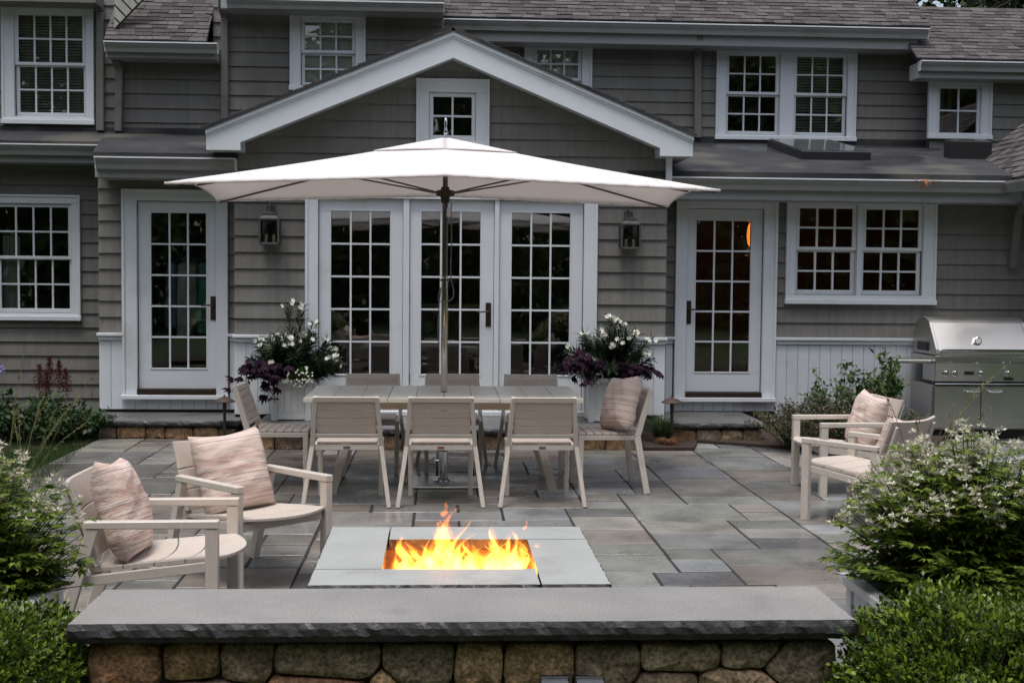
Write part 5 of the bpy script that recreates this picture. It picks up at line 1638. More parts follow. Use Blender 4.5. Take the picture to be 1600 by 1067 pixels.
def boxwood(label, cx, cy, rx, ry, h, nl, seed):
    q = np.random.RandomState(seed)
    t = wthing('boxwood', label, 'shrub', (cx, cy, 0), 'clipped boxwoods at the seat wall ends')
    lf = LB(); st = MB()
    # twigs that end on a lumpy surface, leaves in pairs along each of them
    ntw = nl // 11
    d = rnd_dir(ntw, q); d[:, 2] = np.abs(d[:, 2]) * 1.0 - .12
    d /= np.linalg.norm(d, axis=1, keepdims=True)
    lump = 1 + .09 * np.sin(d[:, 0] * 7 + 1) * np.sin(d[:, 1] * 8) + .07 * np.sin(d[:, 2] * 9 + d[:, 0] * 5) + q.normal(size=ntw) * .05
    tip = np.stack([cx + d[:, 0] * rx * lump, cy + d[:, 1] * ry * lump, .5 * h + d[:, 2] * h * .52 * lump], 1)
    gr = d + np.array([0, 0, .55]); gr /= np.linalg.norm(gr, axis=1, keepdims=True)
    ln = q.uniform(.07, .13, ntw)
    for k in range(16):
        u = k / 15
        p = tip - gr * (ln * (1 - u))[:, None] * 1.0 + q.normal(size=(ntw, 3)) * .004
        a = rnd_dir(ntw, q); sd_ = np.cross(gr, a); sd_ /= np.linalg.norm(sd_, axis=1, keepdims=True)
        D = sd_ * (1 - .45 * u) + gr * (.45 + .5 * u)
        lf.add(p, D, gr + q.normal(size=(ntw, 3)) * .35, q.uniform(.018, .029, ntw), q.uniform(.011, .016, ntw), fold=.12, curl=.08)
    for k in range(0, ntw, 12):
        st.tube([(cx + (tip[k][0] - cx) * .3, cy + (tip[k][1] - cy) * .3, .1), tuple(tip[k])], .003, 3, caps=False)
    for k in range(7):
        an = k * .9; st.tube([(cx + .02 * math.cos(an), cy + .02 * math.sin(an), -.03), (cx + rx * .5 * math.cos(an), cy + ry * .5 * math.sin(an), h * .55)], [.014, .006], 5, caps=False)
    inner = MB(); 
    tag(st.build('twigs', M['bark'], t, fix=False), kind='stuff')
    lf.build('foliage', M['box'], t)
boxwood('clipped boxwood at the wall end beside the nearest armchair', -1.60, 4.30, .45, .34, .53, 17000, 8)
boxwood('clipped boxwood touching the coping end in front of the biggest flowering bush', 1.72, 4.14, .36, .36, .58, 15000, 9)
boxwood('clipped boxwood at the frame edge in front of the biggest flowering bush', 2.24, 4.26, .36, .36, .59, 12000, 10)
boxwood('low clipped boxwood nearest to us, beneath the coping end', 1.62, 3.66, .26, .26, .42, 9000, 12)

# oleanders with trailing purple vine
def oleander(label, box, seed, tops):
    x0, x1, y0, y1, z0, z1 = box; cx, cy = (x0 + x1) / 2, (y0 + y1) / 2
    q = np.random.RandomState(seed)
    t = wthing('oleander', label, 'plant', (cx, cy, z1 - .04), 'oleanders in the white planters beside the French doors')
    st, lf, fl = MB(), LB(), LB()
    for s in range(76):
        if s < len(tops): dx, h = tops[s]
        else:
            dx = q.uniform(-.44, .44); h = q.uniform(.05, .46) * (1 - .5 * (abs(dx) / .5) ** 2)
        dy = q.uniform(-.28, .18)
        b0 = np.array([cx + dx * .25, cy + dy * .3, z1 - .04]); tip = np.array([cx + dx, cy + dy, z1 + h])
        mid = (b0 + tip) / 2 + np.array([-dx * .12, 0, h * .12])
        ts = np.linspace(0, 1, 5)[:, None]; pts = (1 - ts) ** 2 * b0 + 2 * ts * (1 - ts) * mid + ts ** 2 * tip
        st.tube([tuple(p) for p in pts], .0045, 4, caps=False)
        g_ = tip - mid; g_ /= np.linalg.norm(g_)
        nn = 12 + int(h * 22)
        for k in range(nn):
            u = .22 + .78 * (k + .5) / nn
            p = (1 - u) ** 2 * b0 + 2 * u * (1 - u) * mid + u ** 2 * tip
            a = np.arange(3) * 2.094 + k * 1.05 + q.uniform(-.3, .3)
            e1 = np.cross(g_, [0, 1, .1]); e1 /= np.linalg.norm(e1); e2 = np.cross(g_, e1)
            D = (np.cos(a)[:, None] * e1 + np.sin(a)[:, None] * e2) * q.uniform(.7, 1) + g_ * q.uniform(.35, .9)
            lf.add(np.repeat(p[None], 3, 0), D, np.repeat(g_[None], 3, 0), q.uniform(.09, .15, 3), q.uniform(.015, .022, 3), fold=.15, curl=.06)
        if s < len(tops) or q.random_sample() < .12:
            for k in range(q.randint(3, 7) if s < len(tops) else 2):
                c = tip + np.array([q.normal() * .030, q.normal() * .02 - .03, q.normal() * .02 + .012])
                ax = np.array([q.normal() * .5, -1, .5 + q.normal() * .3]); ax /= np.linalg.norm(ax)
                e1 = np.cross(ax, [0, 0, 1]); e1 /= np.linalg.norm(e1); e2 = np.cross(ax, e1)
                a = np.arange(5) * 2 * PI / 5 + q.uniform(0, 1)
                D = np.cos(a)[:, None] * e1 + np.sin(a)[:, None] * e2 + ax * .35
                fl.add(np.repeat(c[None], 5, 0), D, np.repeat(ax[None], 5, 0), q.uniform(.024, .032, 5), .023, fold=.05, curl=.15)
    tag(st.build('stems', M['stem'], t, fix=False), kind='stuff')
    lf.build('foliage', M['oleander'], t); fl.build('flowers', M['petal'], t)
oleander('tall oleander with white blossoms in the planter behind the empty end chair', P1, 21,
         [(-.02, .72), (.06, .70), (.20, .52), (.33, .36), (.38, .28), (-.18, .37), (-.10, .40), (-.34, .36), (.02, .38), (.10, .42), (-.05, .33), (.44, .22)])
oleander('oleander with white blossoms in the planter behind the pillowed dining chair', P2, 22,
         [(-.02, .58), (.05, .57), (.12, .50), (-.12, .44), (-.28, .43), (.30, .42), (.38, .38), (.18, .40), (.06, .36), (-.20, .20), (-.12, .12), (.0, .30)])

def vine(label, pts0, seed, n=34):
    q = np.random.RandomState(seed); c = pts0[0]
    t = wthing('sweet_potato_vine', label, 'plant', (c[0], c[1], c[2]), 'dark purple vines trailing from the planters')
    st, lf = MB(), LB()
    for s in range(n):
        b0 = np.array(pts0[q.randint(len(pts0))]) + q.normal(size=3) * np.array([.06, .05, .02])
        d = np.array([q.normal() * .12, -abs(q.normal()) * .10 - .03, 0])
        drop = q.uniform(-.10, .26)
        tip = b0 + d + np.array([0, 0, -drop]); mid = b0 + d * .7 + np.array([0, 0, .05])
        ts = np.linspace(0, 1, 5)[:, None]; pts = (1 - ts) ** 2 * b0 + 2 * ts * (1 - ts) * mid + ts ** 2 * tip
        st.tube([tuple(p) for p in pts], .003, 4, caps=False)
        for k in range(7):
            p = pts[min(4, 1 + k * 4 // 7)] + q.normal(size=3) * .022
            D = np.array([q.normal() * .9, -.6 + q.normal() * .3, -.35 + q.normal() * .4]); D /= np.linalg.norm(D)
            nrm = np.array([q.normal() * .3, -.5, .9]); sd_ = np.cross(D, nrm); sd_ /= np.linalg.norm(sd_)
            L = q.uniform(.07, .12)
            for f, k2 in ((-.95, .6), (-.45, .82), (0, 1), (.45, .82), (.95, .6)):
                lf.add(p[None], (D * math.cos(f) + sd_ * math.sin(f))[None], nrm[None], L * k2, L * .34, fold=.08, curl=.15)
    tag(st.build('stems', M['purple'], t, fix=False), kind='stuff'); lf.build('foliage', M['purple'], t)
vine('dark purple vine trailing from the planter behind the empty end chair', [(P1[0] + .0, P1[2] - .03, P1[5] + .06), (P1[0] - .10, P1[2] - .02, P1[5] + .12), (P1[0] + .12, P1[2] - .03, P1[5] + .02), (P1[0] + .2, P1[2], P1[5] + .06)][:2], 31, 13)
vine('dark purple vine trailing from the planter behind the pillowed dining chair', [(P2[1] - .05, P2[2] - .03, P2[5] + .08), (P2[1] + .06, P2[2] - .02, P2[5] + .04), (P2[0] - .05, P2[2], P2[5] + .22), (P2[0] - .02, P2[2], P2[5] + .12)], 32, 17)
def bacopa(label, c, seed, r=.10):
    q = np.random.RandomState(seed); t = wthing('bacopa', label, 'plant', c, 'small white bedding flowers in the planters')
    lf, fl = LB(), LB(); n = 420
    d = rnd_dir(n, q); P = np.array(c)[None] + d * np.array([r * 1.3, r * .7, r]) * q.uniform(.3, 1, (n, 1))
    lf.add(P, d + q.normal(size=(n, 3)) * .5, rnd_dir(n, q), q.uniform(.015, .028, n), q.uniform(.010, .016, n))
    for k in range(46):
        dd = rnd_dir(1, q)[0]; dd[1] = -abs(dd[1]); p = np.array(c) + dd * np.array([r * 1.35, r * .8, r * 1.05])
        a = np.arange(5) * 1.2566; ax = np.array([dd[0] * .4, -1, .4]); ax /= np.linalg.norm(ax); e1 = np.cross(ax, [0, 0, 1]); e1 /= np.linalg.norm(e1); e2 = np.cross(ax, e1)
        fl.add(np.repeat(p[None], 5, 0), np.cos(a)[:, None] * e1 + np.sin(a)[:, None] * e2 + ax * .2, np.repeat(ax[None], 5, 0), .012, .010)
    lf.build('foliage', M['lightgreen'], t); fl.build('flowers', M['petal'], t)
bacopa('small white flowers spilling from the planter behind the empty end chair', (P1[1] - .09, P1[2] - .04, P1[5] + .03), 41)
bacopa('small white flowers spilling from the planter behind the pillowed dining chair', (P2[0] + .02, P2[2] - .03, P2[5] + .02), 42, .085)

# ------------------------------------------------------------------ grill
GX, GY0 = X(1456, 640, 13.0), 12.98
gr = wthing('gas_grill', 'large stainless steel gas grill with closed lid against the house', 'grill', (GX + .5, GY0 + .3, 0))
G = lambda v: Z(1500, v, GY0)
GW = 1.02; GY1 = GY0 + .62
MB().box(GX, GX + GW, GY0 + .02, GY1, .09, G(601) - .002).build('cabinet', M['grill'], gr, bevel=.006)
MB().box(GX + .03, GX + GW - .03, GY0 + .06, GY1 - .03, -.03, .0895).build('plinth', M['black'], gr)
XD = X(1532, 640, GY0)
for i in range(2):
    xa, xb = ((GX + .012, XD - .003), (XD + .003, GX + GW - .012))[i]
    d = MB().box(xa, xb, GY0 - .006, GY0 + .0195, .105, G(603)).build('door', M['grill'], gr, bevel=.005)
    hx = (X(1518, 611, GY0), X(1553, 611, GY0))[i]
    zc = G(611)
    MB().tube(smooth_curve([(hx - .075, GY0 - .004, zc + .012), (hx - .066, GY0 - .040, zc + .002), (hx - .03, GY0 - .044, zc - .002), (hx + .03, GY0 - .044, zc - .002), (hx + .066, GY0 - .040, zc + .002), (hx + .075, GY0 - .004, zc + .012)], 4), .010, 8).build('handle', M['chrome'], d)
cp = MB()
cp.hexa([(GX, GY0 - .02, G(596)), (GX + GW, GY0 - .02, G(596)), (GX + GW, GY0 + .3, G(596)), (GX, GY0 + .3, G(596)),
         (GX, GY0 - .055, G(566)), (GX + GW, GY0 - .055, G(566)), (GX + GW, GY0 + .3, G(566)), (GX, GY0 + .3, G(566))])
cpo = cp.build('control_panel', M['grill'], gr, bevel=.005)
for u in (1478, 1491.5, 1533, 1574.5):
    kx_ = X(u, 582, GY0 - .05); kz = G(582.5)
    kb = MB()
    kb.tube([(kx_, GY0 - .030, kz), (kx_, GY0 - .052, kz), (kx_, GY0 - .054, kz), (kx_, GY0 - .084, kz)], [.036, .034, .026, .023], 18)
    kb.box(kx_ - .0035, kx_ + .0035, GY0 - .090, GY0 - .083, kz - .022, kz + .022)
    kb.build('knob', M['chrome'], cpo, bevel=.001)
MB().box(X(1505, 582, GY0), X(1519, 582, GY0), GY0 - .047, GY0 - .036, G(585), G(580)).build('name_badge', M['black'], cpo)
MB().box(X(1567, 590, GY0), X(1581, 590, GY0), GY0 - .042, GY0 - .03, G(593), G(589.5)).build('name_badge', M['black'], cpo)
MB().box(GX + .01, GX + GW - .01, GY0 - .012, GY0 + .1, G(600.5), G(596.5)).build('drip_tray', M['black'], gr)
MB().tube([(GX + .01, GY0 - .022, G(599.5)), (GX + GW - .01, GY0 - .022, G(599.5))], .007, 8).build('drip_rail', M['chrome'], gr)
MB().box(GX - .01, GX + GW + .01, GY0 - .06, GY1, G(565.5), G(556)).build('shelf_edge', M['grill'], gr, bevel=.004)
# lid: rounded section extruded sideways with end cheeks
z0, z1 = G(555.5), G(497)
prof = [(GY0 - .045, z0), (GY0 - .050, z0 + .02), (GY0 - .040, z0 + .06), (GY0 + .060, z0 + (z1 - z0) * .5), (GY0 + .165, z1 - .055), (GY0 + .20, z1 - .028), (GY0 + .25, z1 - .008), (GY0 + .31, z1), (GY0 + .42, z1 - .01), (GY0 + .52, z1 - .06), (GY0 + .585, z1 - .16), (GY0 + .60, z0)]
lid = MB().prism([(GX + .03, a, c) for a, c in prof], (GW - .06, 0, 0)).build('lid', M['grill'], gr, bevel=.004)
for xx in (GX + .0, GX + GW - .0295):
    p2 = [(a + (-.006 if a < GY0 + .2 else .004), c + .006) for a, c in prof]
    MB().prism([(xx, a, c) for a, c in p2], (.0295, 0, 0)).build('lid_cheek', M['grill'], lid, bevel=.004)
hz = G(547)
hb = MB(); hb.tube([(GX + .045, GY0 - .095, hz), (GX + GW - .045, GY0 - .095, hz)], .015, 12)
for xx in (GX + .06, GX + GW - .06): hb.box(xx - .012, xx + .012, GY0 - .095, GY0 - .03, hz - .012, hz + .012)
hb.build('lid_handle', M['chrome'], lid)
tx, tz = X(1528, 533, GY0), G(533)
ty = GY0 + .005
gb_ = MB(); gb_.tube([(tx, ty + .06, tz), (tx, ty - .012, tz + .004), (tx, ty - .015, tz + .004)], [.040, .040, .034], 20)
th_ = gb_.build('thermometer', M['chrome'], lid)
MB().tube([(tx, ty - .0155, tz + .004), (tx, ty - .017, tz + .004)], .029, 20).build('dial', mat('dial_white', (.6, .6, .58), .3), th_)
MB().box(GX - .42, GX - .011, GY0 + .02, GY0 + .5, G(568.5), G(563)).build('side_shelf', M['grill'], gr, bevel=.006)
MB().box(GX - .02, GX - .0005, GY0 + .15, GY0 + .42, z0 + .04, z0 + .13).build('side_vent', M['black'], lid)

# ------------------------------------------------------------------ shrubs and bed plants near the house
def leafy(name, label, cat, c, rx, ry, h, n, mt, L, Wr, seed, stems=14, up_=.5, group=None, flower=None, loose=.25):
    q = np.random.RandomState(seed); t = wthing(name, label, cat, c, group)
    st, lf = MB(), LB(); fl = LB()
    per = n // stems
    for s in range(stems):
        an = q.uniform(0, 2 * PI); r_ = math.sqrt(q.uniform(.0, 1)); hh = h * q.uniform(.6, 1.05) * (1 - .45 * r_ ** 2)
        b0 = np.array(c) + np.array([math.cos(an) * r_ * rx * .25, math.sin(an) * r_ * ry * .25, 0])
        tip = np.array(c) + np.array([math.cos(an) * r_ * rx, math.sin(an) * r_ * ry, hh])
        mid = (b0 + tip) / 2 + np.array([-math.cos(an) * rx * .1, 0, hh * loose])
        ts = np.linspace(0, 1, 7)[:, None]; pts = (1 - ts) ** 2 * b0 + 2 * ts * (1 - ts) * mid + ts ** 2 * tip
        st.tube([tuple(p) for p in pts], [.005 - .0035 * k / 6 for k in range(7)], 4, caps=False)
        u = q.uniform(.15, 1, per)[:, None]
        P = (1 - u) ** 2 * b0 + 2 * u * (1 - u) * mid + u ** 2 * tip + q.normal(size=(per, 3)) * L * .35
        D = rnd_dir(per, q); D[:, 2] += up_ * .4
        lf.add(P, D, np.array([0, 0, 1.0]) + q.normal(size=(per, 3)) * .45, q.uniform(.65, 1.2, per) * L, q.uniform(.8, 1.1, per) * L * Wr, fold=.12, curl=.12)
        if flower:
            for k in range(flower[2]):
                uu = q.uniform(.6, 1); p = (1 - uu) ** 2 * b0 + 2 * uu * (1 - uu) * mid + uu ** 2 * tip
                m_ = 6; fl.add(np.repeat(p[None], m_, 0) + q.normal(size=(m_, 3)) * .008, rnd_dir(m_, q), rnd_dir(m_, q), flower[1], flower[1] * .6)
    tag(st.build('stems', M['stem'], t, fix=False), kind='stuff'); lf.build('foliage', mt, t)
    if flower: fl.build('flowers', flower[0], t)
    return t
pal = leafmat('pale_pink_petal', (.35, .22, .22), (.55, .42, .40), .7, .2)
c = gz(1300, 705); leafy('abelia_shrub', 'low spreading reddish green shrub in the bed before the white wainscot', 'shrub', (c.x + .05, c.y - .1, 0), .85, .45, .62, 12000, M['olive'], .034, .5, 51, 120, flower=(pal, .012, 3), loose=.32)
c = gz(1245, 700); leafy('abelia_shrub', 'thin arching reddish shrub reaching in front of the right step', 'shrub', (c.x, c.y, 0), .60, .38, .48, 4200, M['olive'], .030, .5, 52, 60, flower=(pal, .011, 3), loose=.4)
c = gz(1322, 690); leafy('peony_plant', 'bright green leafy plant rising behind the reddish shrub', 'plant', (c.x, c.y + .25, 0), .42, .25, .92, 900, M['lightgreen'], .075, .42, 53, 22)
c = gz(1400, 690); leafy('peony_plant', 'bright green leafy plant squeezed against the grill side', 'plant', (c.x - .1, c.y + .15, 0), .30, .3, .98, 1000, M['lightgreen'], .085, .42, 54, 24)
# left bed
c = gz(30, 700); leafy('bed_plant', 'leafy green perennial in the shady bed under the far window', 'plant', (c.x - .1, c.y + .5, 0), .75, .5, .50, 1500, M['hosta'], .085, .55, 55, 40)
c = gz(100, 690); leafy('bed_plant', 'lower leafy perennial beside the left stone step', 'plant', (c.x + .05, c.y + .3, 0), .45, .4, .36, 900, M['hosta'], .075, .55, 56, 30)

def astilbe(label, c, hs_, seed):
    q = np.random.RandomState(seed); t = wthing('astilbe', label, 'plant', c); st, pl = MB(), LB()
    for dx, h in hs_:
        b0 = np.array([c[0] + dx, c[1], c[2]]); st.tube([tuple(b0), (b0[0], b0[1], b0[2] + h)], .004, 4, caps=False)
        n = 520; u = q.uniform(0, 1, n); r_ = .036 * (1 - u) ** .8 + .004
        P = b0 + np.stack([q.normal(size=n) * r_, q.normal(size=n) * r_, h * (.62 + .40 * u)], 1)
        D = rnd_dir(n, q); D[:, 2] += .7
        pl.add(P, D, rnd_dir(n, q), .022, .009)
    tag(st.build('stems', M['stem'], t, fix=False), kind='stuff'); pl.build('plumes', M['plume'], t)
c = at(78, 690, 13.6); astilbe('astilbe with dark rust red plumes against the grey shingles', (c.x, 13.6, 0), [(-.10, .66), (.0, .74), (.10, .70), (.17, .62), (-.03, .58)], 61)

def tall_grass(name, label, c, stems, seed, mt=None, seed_heads=True, group=None):
    q = np.random.RandomState(seed); t = wthing(name, label, 'plant', c, group); st, sh = MB(), LB()
    for (dx, dy, lx, ly, h, bend) in stems:
        b0 = np.array(c) + np.array([dx, dy, 0]); tip = b0 + np.array([lx, ly, h])
        mid = (b0 + tip) / 2 + np.array([-lx * bend, 0, h * .15])
        ts = np.linspace(0, 1, 12)[:, None]; pts = (1 - ts) ** 2 * b0 + 2 * ts * (1 - ts) * mid + ts ** 2 * tip
        st.tube([tuple(p) for p in pts], [.0026 - .0018 * k / 11 for k in range(12)], 4, caps=False)
        if seed_heads:
            n = 26; u = q.uniform(.70, 1, n)[:, None]; P = (1 - u) ** 2 * b0 + 2 * u * (1 - u) * mid + u ** 2 * tip
            D = (tip - mid)[None] / np.linalg.norm(tip - mid) + rnd_dir(n, q) * .5
            sh.add(P, D, rnd_dir(n, q), q.uniform(.012, .026, n), .005)
    tag(st.build('stems', mt or M['drystem'], t, fix=False), kind='stuff')
    if seed_heads: sh.build('seed_heads', M['seed'], t)
q = random.Random(71)
def spray(u0, v0, tips, Y, z):
    c = at(u0, v0, Y); out_ = []
    for (u, v) in tips:
        p = at(u + q.uniform(-3, 3), v, Y + q.uniform(-.2, .2)); out_.append((q.uniform(-.08, .08), q.uniform(-.08, .08), p.x - c.x, p.y - c.y, p.z - z, q.uniform(.1, .35)))
    return (c.x, Y, z), out_
c0, sp = spray(25, 760, [(60, 550), (12, 608), (75, 615), (100, 612), (130, 583), (140, 618), (118, 645), (45, 648), (2, 632), (85, 640), (20, 640), (156, 657)], 5.6, .45)
tall_grass('seed_stalks', 'tall pale grass stalks standing above the flowering bush by the nearest armchair', c0, sp, 72, M['drystem'])
c0, sp = spray(1440, 730, [(1372, 585), (1420, 640), (1452, 648), (1562, 588), (1590, 560), (1530, 606), (1548, 640), (1500, 630), (1478, 660), (1400, 690)], 5.3, .6)
tall_grass('seed_stalks', 'thin dry stalks rising above the biggest flowering bush before the grill', c0, sp, 73, mat('brown_stem', (.10, .085, .045), .7))

def clump(name, label, c, n, L, spread, mt, seed, wd=.007, arch=.5, group=None):
    q = np.random.RandomState(seed); t = wthing(name, label, 'plant', c, group); lb = LB(); V = []; T = []
    n0 = 0
    for s in range(n):
        an = q.uniform(0, 2 * PI); l_ = L * q.uniform(.5, 1.1); sp_ = spread * q.uniform(.2, 1)
        o = np.array([math.cos(an), math.sin(an), 0]); sd_ = np.array([-math.sin(an), math.cos(an), 0])
        b0 = np.array(c) + o * q.uniform(0, .06)
        for k in range(6):
            u = k / 5; p = b0 + o * sp_ * u ** 1.5 + np.array([0, 0, l_ * (u - arch * u ** 2.6)])
            w_ = wd * (1 - u) ** .7 + .0004
            V += [p - sd_ * w_ / 2, p + sd_ * w_ / 2]
        for k in range(5):
            a = n0 + 2 * k; T += [(a, a + 1, a + 3), (a, a + 3, a + 2)]
        n0 += 12
    lb.V = [np.array(V)]; lb.T = [np.array(T)]; lb.n = n0
    lb.build('blades', mt, t)
c = gz(1032, 694); clump('ornamental_grass', 'green grass clump behind the pillowed dining chair by the path light', (c.x, c.y, .03), 420, .46, .34, M['blade'], 81)
c = gz(1048, 698); clump('dried_grass', 'curled orange brown dry blades at the foot of the path light', (c.x - .03, c.y - .05, .03), 120, .16, .20, M['dryblade'], 82, .008, .8)
# bluish flower at the frame edge
c = at(-2, 577, 9.0); t = wthing('agapanthus', 'pale blue flower head peeking in beside the grass stalks', 'flower', (c.x, 9.0, 0))
b = MB().tube([(c.x - .05, 9.0, 0), (c.x - .02, 9.0, c.z * .6), (c.x, 9.0, c.z)], .005, 5); b.build('stem', M['stem'], t)
lb = LB(); d = rnd_dir(60, rs); lb.add(np.array(c)[None] + d * .012, d, rnd_dir(60, rs), .04, .011, curl=.25); lb.build('flowers', M['blueflower'], t)
# turf patch along the paving
V = []; T = []; n0 = 0; q = np.random.RandomState(90)
for s in range(16000):
    u_, v_ = q.uniform(-60, 152), q.uniform(676, 760)
    if u_ > 150 - (v_ - 684) * 1.15: continue
    p = np.array(gz(u_, v_)); p[2] = -.045
    an = q.uniform(0, 6.28); o = np.array([math.cos(an), math.sin(an), 0]); h = q.uniform(.05, .095)
    V += [p - o * .003, p + o * .003, p + np.array([q.normal() * .02, q.normal() * .02, h])]; T.append((n0, n0 + 1, n0 + 2)); n0 += 3
lb = LB(); lb.V = [np.array(V)]; lb.T = [np.array(T)]; lb.n = n0; tag(lb.build('grass', M['turf']), 'short green turf between the left bed and the paving', 'grass')
# fallen leaf bits caught on the gutter
c = at(1446, 283, 13.1); t = wthing('dead_leaves', 'small tuft of orange dead leaves caught on the gutter lip', 'leaves', (c.x, 13.1, c.z)); t['kind'] = 'thing'
lb = LB(); P = np.array([c.x, 13.1, c.z])[None] + rs.normal(size=(14, 3)) * np.array([.05, .012, .015]); D = rnd_dir(14, rs); D[:, 2] -= .5
lb.add(P, D, rnd_dir(14, rs), .09, .02, curl=.3)
lb.build('leaf_bits', leafmat('orange_dead_leaf', (.22, .07, .03), (.35, .14, .06), .7, .1), t)

# fallen petals and bits of leaf on the paving
q = np.random.RandomState(95); n = 90
P = np.stack([q.uniform(.75, 2.6, n), q.uniform(5.2, 11.5, n), np.full(n, .006)], 1); P[:30, 0] = q.uniform(-1.8, .8, 30); P[60:, :2] = np.array([1.0, 6.0]) + q.normal(size=(30, 2)) * .18
D = rnd_dir(n, q); D[:, 2] = np.abs(D[:, 2]) * .15
lb = LB().add(P, D, np.array([0, 0, 1.0]) + q.normal(size=(n, 3)) * .3, q.uniform(.008, .03, n), q.uniform(.004, .014, n)); tag(lb.build('fallen_leaves', M['seed']), 'small fallen petals and leaf bits on the paving', 'leaf litter')
# ------------------------------------------------------------------ things seen through the glass
gc = [((.18, .25, .38), 'dark blue garment'), ((.55, .55, .52), 'pale grey garment'), ((.28, .34, .28), 'grey green garment'), ((.10, .36, .27), 'teal green garment'), ((.42, .22, .18), 'dull red garment')]
for i, (col, nm) in enumerate(gc):
    x = lDL[0] + .22 + i * .115; y = YR + .75 + .05 * (i % 2)
    b = MB(); w_ = .05; h = (.75, .85, .7, .8, .6)[i]
    for k, (z, wx, wy) in enumerate(((1.78, .02, .05), (1.74, .05, .19), (1.5, .052, .2), (1.78 - h, .062, .21))):
        b.v += [(x - wx, y - wy, z), (x + wx, y - wy, z), (x + wx, y + wy, z), (x - wx, y + wy, z)]
    for k in range(3):
        for j in range(4): b.f.append((4 * k + j, 4 * k + (j + 1) % 4, 4 * k + 4 + (j + 1) % 4, 4 * k + 4 + j))
    b.f += [(0, 1, 2, 3), (15, 14, 13, 12)]
    o = b.build('hanging_garment', mat('cloth_' + nm.replace(' ', '_'), col, .9, .3, 14, .3, 20), None, bevel=.012)
    tag(o, nm + ' hanging behind the glazed door by the garden bed', 'garment', 'garments hanging behind the glazed door')
t = thing('clothes_rail', 'thin rail carrying the garments behind the glazed door', 'rail', (lDL[0] + .4, YR + .78, 1.80))
MB().tube([(-.45, 0, 0), (.45, 0, 0)], .012, 8).build('rod', M['lead'], t)
c = at(1171, 366, YR + 1.2)
t = wthing('pendant_lamp', 'glowing orange glass lamp hanging behind the glazed door', 'lamp', (c.x + .03, YR + 1.2, c.z))
om = bpy.data.materials.new('glowing_orange_glass'); om.use_nodes = True
om.node_tree.nodes['Principled BSDF'].inputs['Base Color'].default_value = (.5, .12, .02, 1)
om.node_tree.nodes['Principled BSDF'].inputs['Emission Color'].default_value = (1, .25, .03, 1)
om.node_tree.nodes['Principled BSDF'].inputs['Emission Strength'].default_value = .9
MB().lathe((c.x + .03, YR + 1.2, c.z), [(.02, -.15), (.05, -.11), (.062, -.02), (.05, .09), (.02, .15)], 16).build('shade', om, t, smooth=True)
MB().tube([(c.x + .03, YR + 1.2, c.z + .15), (c.x + .03, YR + 1.2, 2.61)], .004, 6).build('cord', M['black'], t)
ld = bpy.data.lights.new('lamp_light', 'POINT'); ld.energy = 2.2; ld.color = (1, .5, .2); ld.shadow_soft_size = .07
lo = bpy.data.objects.new('lamp_light', ld); COL.objects.link(lo); lo.parent = t; lo.location = (0, 0, -.22)
def lattice_chair(x, y, label):
    t = thing('lattice_back_chair', label, 'chair', (x, y, .3), group='lattice backed chairs inside the French doors')
    wm = mat('cane_lattice', (.36, .28, .17), .6) if 'cane_lattice' not in bpy.data.materials else bpy.data.materials['cane_lattice']
    b = MB(); n = 9
    for i in range(-n, n + 1):
        for s in (-1, 1):
            x0 = i * .05; x1 = x0 + s * .55
            a = max(-.2, min(.2, x0)); 
            pts = []
            for k in range(23):
                xx = x0 + s * k * .025; zz = .45 + k * .025
                if -.2 <= xx <= .2 and zz <= 1.0: pts.append((xx, s * .004, zz))
            if len(pts) > 1: b.bar(pts[0], pts[-1], .009, .006)
    tag(b.build('lattice', wm, t, fix=False), kind='stuff')
    b = MB(); b.box(-.225, -.2, -.02, .02, 0, 1.02); b.box(.2, .225, -.02, .02, 0, 1.02); b.box(-.1995, .1995, -.02, .02, 1.0, 1.03); b.build('back_frame', wm, t)
    MB().box(-.22, .22, .021, .45, .42, .46).build('seat', wm, t)
    for xx in (-.2, .2): MB().box(xx - .02, xx + .02, .41, .45, 0, .4195).build('leg', wm, t)
    return t
lattice_chair(.30, 14.15, 'cane lattice chair back seen through the middle French door leaf beside its handle')
lattice_chair(-.22, 14.25, 'cane lattice chair back seen through the middle French door leaf behind the pole')

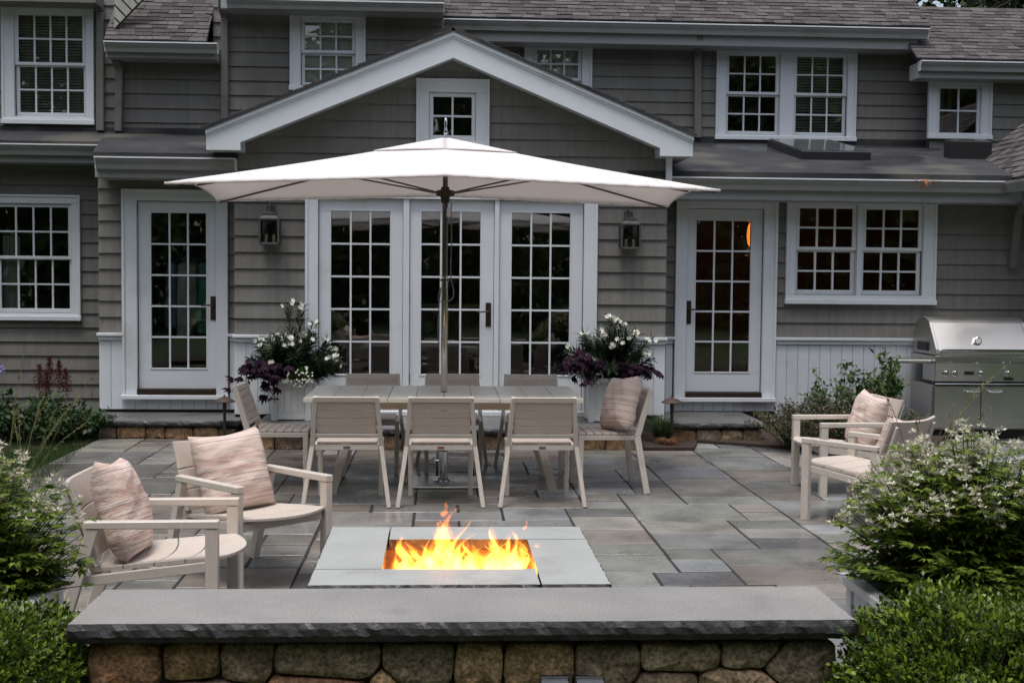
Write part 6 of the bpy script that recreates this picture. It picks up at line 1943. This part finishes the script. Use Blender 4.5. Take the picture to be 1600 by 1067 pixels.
# ------------------------------------------------------------------ trees
def tree(name, label, base, trunk_h, crown_c, cr, n, L, seed, group, mt='wood'):
    q = np.random.RandomState(seed); t = wthing(name, label, 'tree', base, group)
    b = MB(); cx, cy, cz = crown_c
    b.tube([(base[0], base[1], base[2]), (base[0] + q.normal() * .1, base[1], cz * .4), (cx, cy, cz)], [.26, .2, .1], 8)
    b.build('trunk', M['bark'], t)
    bb = MB()
    for k in range(9):
        d = rnd_dir(1, q)[0]; d[2] = abs(d[2]) * .6
        bb.tube([(cx, cy, cz - cr[2] * .5), (cx + d[0] * cr[0] * .5, cy + d[1] * cr[1] * .5, cz + d[2] * cr[2] * .4), (cx + d[0] * cr[0] * .9, cy + d[1] * cr[1] * .9, cz + d[2] * cr[2] * .8)], [.09, .05, .02], 5)
    bb.build('limbs', M['bark'], t)
    lb = LB(); nc = 60; cd = rnd_dir(nc, q) * q.uniform(.45, 1, (nc, 1)) ** .6
    cc = np.array(crown_c)[None] + cd * np.array(cr)[None]
    per = n // nc
    for k in range(nc):
        d = rnd_dir(per, q) * q.uniform(.2, 1, (per, 1)) ** .5; r_ = np.array(cr) * q.uniform(.22, .4)
        lb.add(cc[k][None] + d * r_, d + q.normal(size=(per, 3)) * .6, rnd_dir(per, q) + np.array([0, 0, .8]), q.uniform(.6, 1.2, per) * L, q.uniform(.5, .8, per) * L)
    lb.build('crown', M[mt], t)
tree('garden_tree', 'dark leafy tree behind the far roof end, nearer the ridge', (9.4, 24, 0), 5, (9.4, 24, 6.2), (2.6, 2.2, 2.4), 9000, .2, 101, 'trees behind the house')
tree('garden_tree', 'dark leafy tree behind the far roof end, at the frame edge', (13.0, 26, 0), 5, (13.0, 26, 6.6), (3.0, 2.4, 2.7), 9000, .2, 102, 'trees behind the house')
# wood behind the camera, mirrored in the panes; unseen left arm added for shade
q = np.random.RandomState(111); lb = LB()
for k in range(185):
    an = rad(q.uniform(-118, 78)); d_ = q.uniform(13, 19)
    cx, cy = math.sin(an) * d_ * 1.15, -math.cos(an) * d_ + 1.5
    cz = q.uniform(.4, 10.5); r_ = q.uniform(1.6, 2.8); n = 420
    d = rnd_dir(n, q) * q.uniform(.3, 1, (n, 1)) ** .4
    lb.add(np.array([cx, cy, cz])[None] + d * r_, d + q.normal(size=(n, 3)) * .5, rnd_dir(n, q), q.uniform(.3, .6, n), q.uniform(.25, .4, n))
tag(lb.build('treeline', M['reflwood']), 'dark green wood mirrored in the window panes, its unseen left arm added for shade', 'trees')
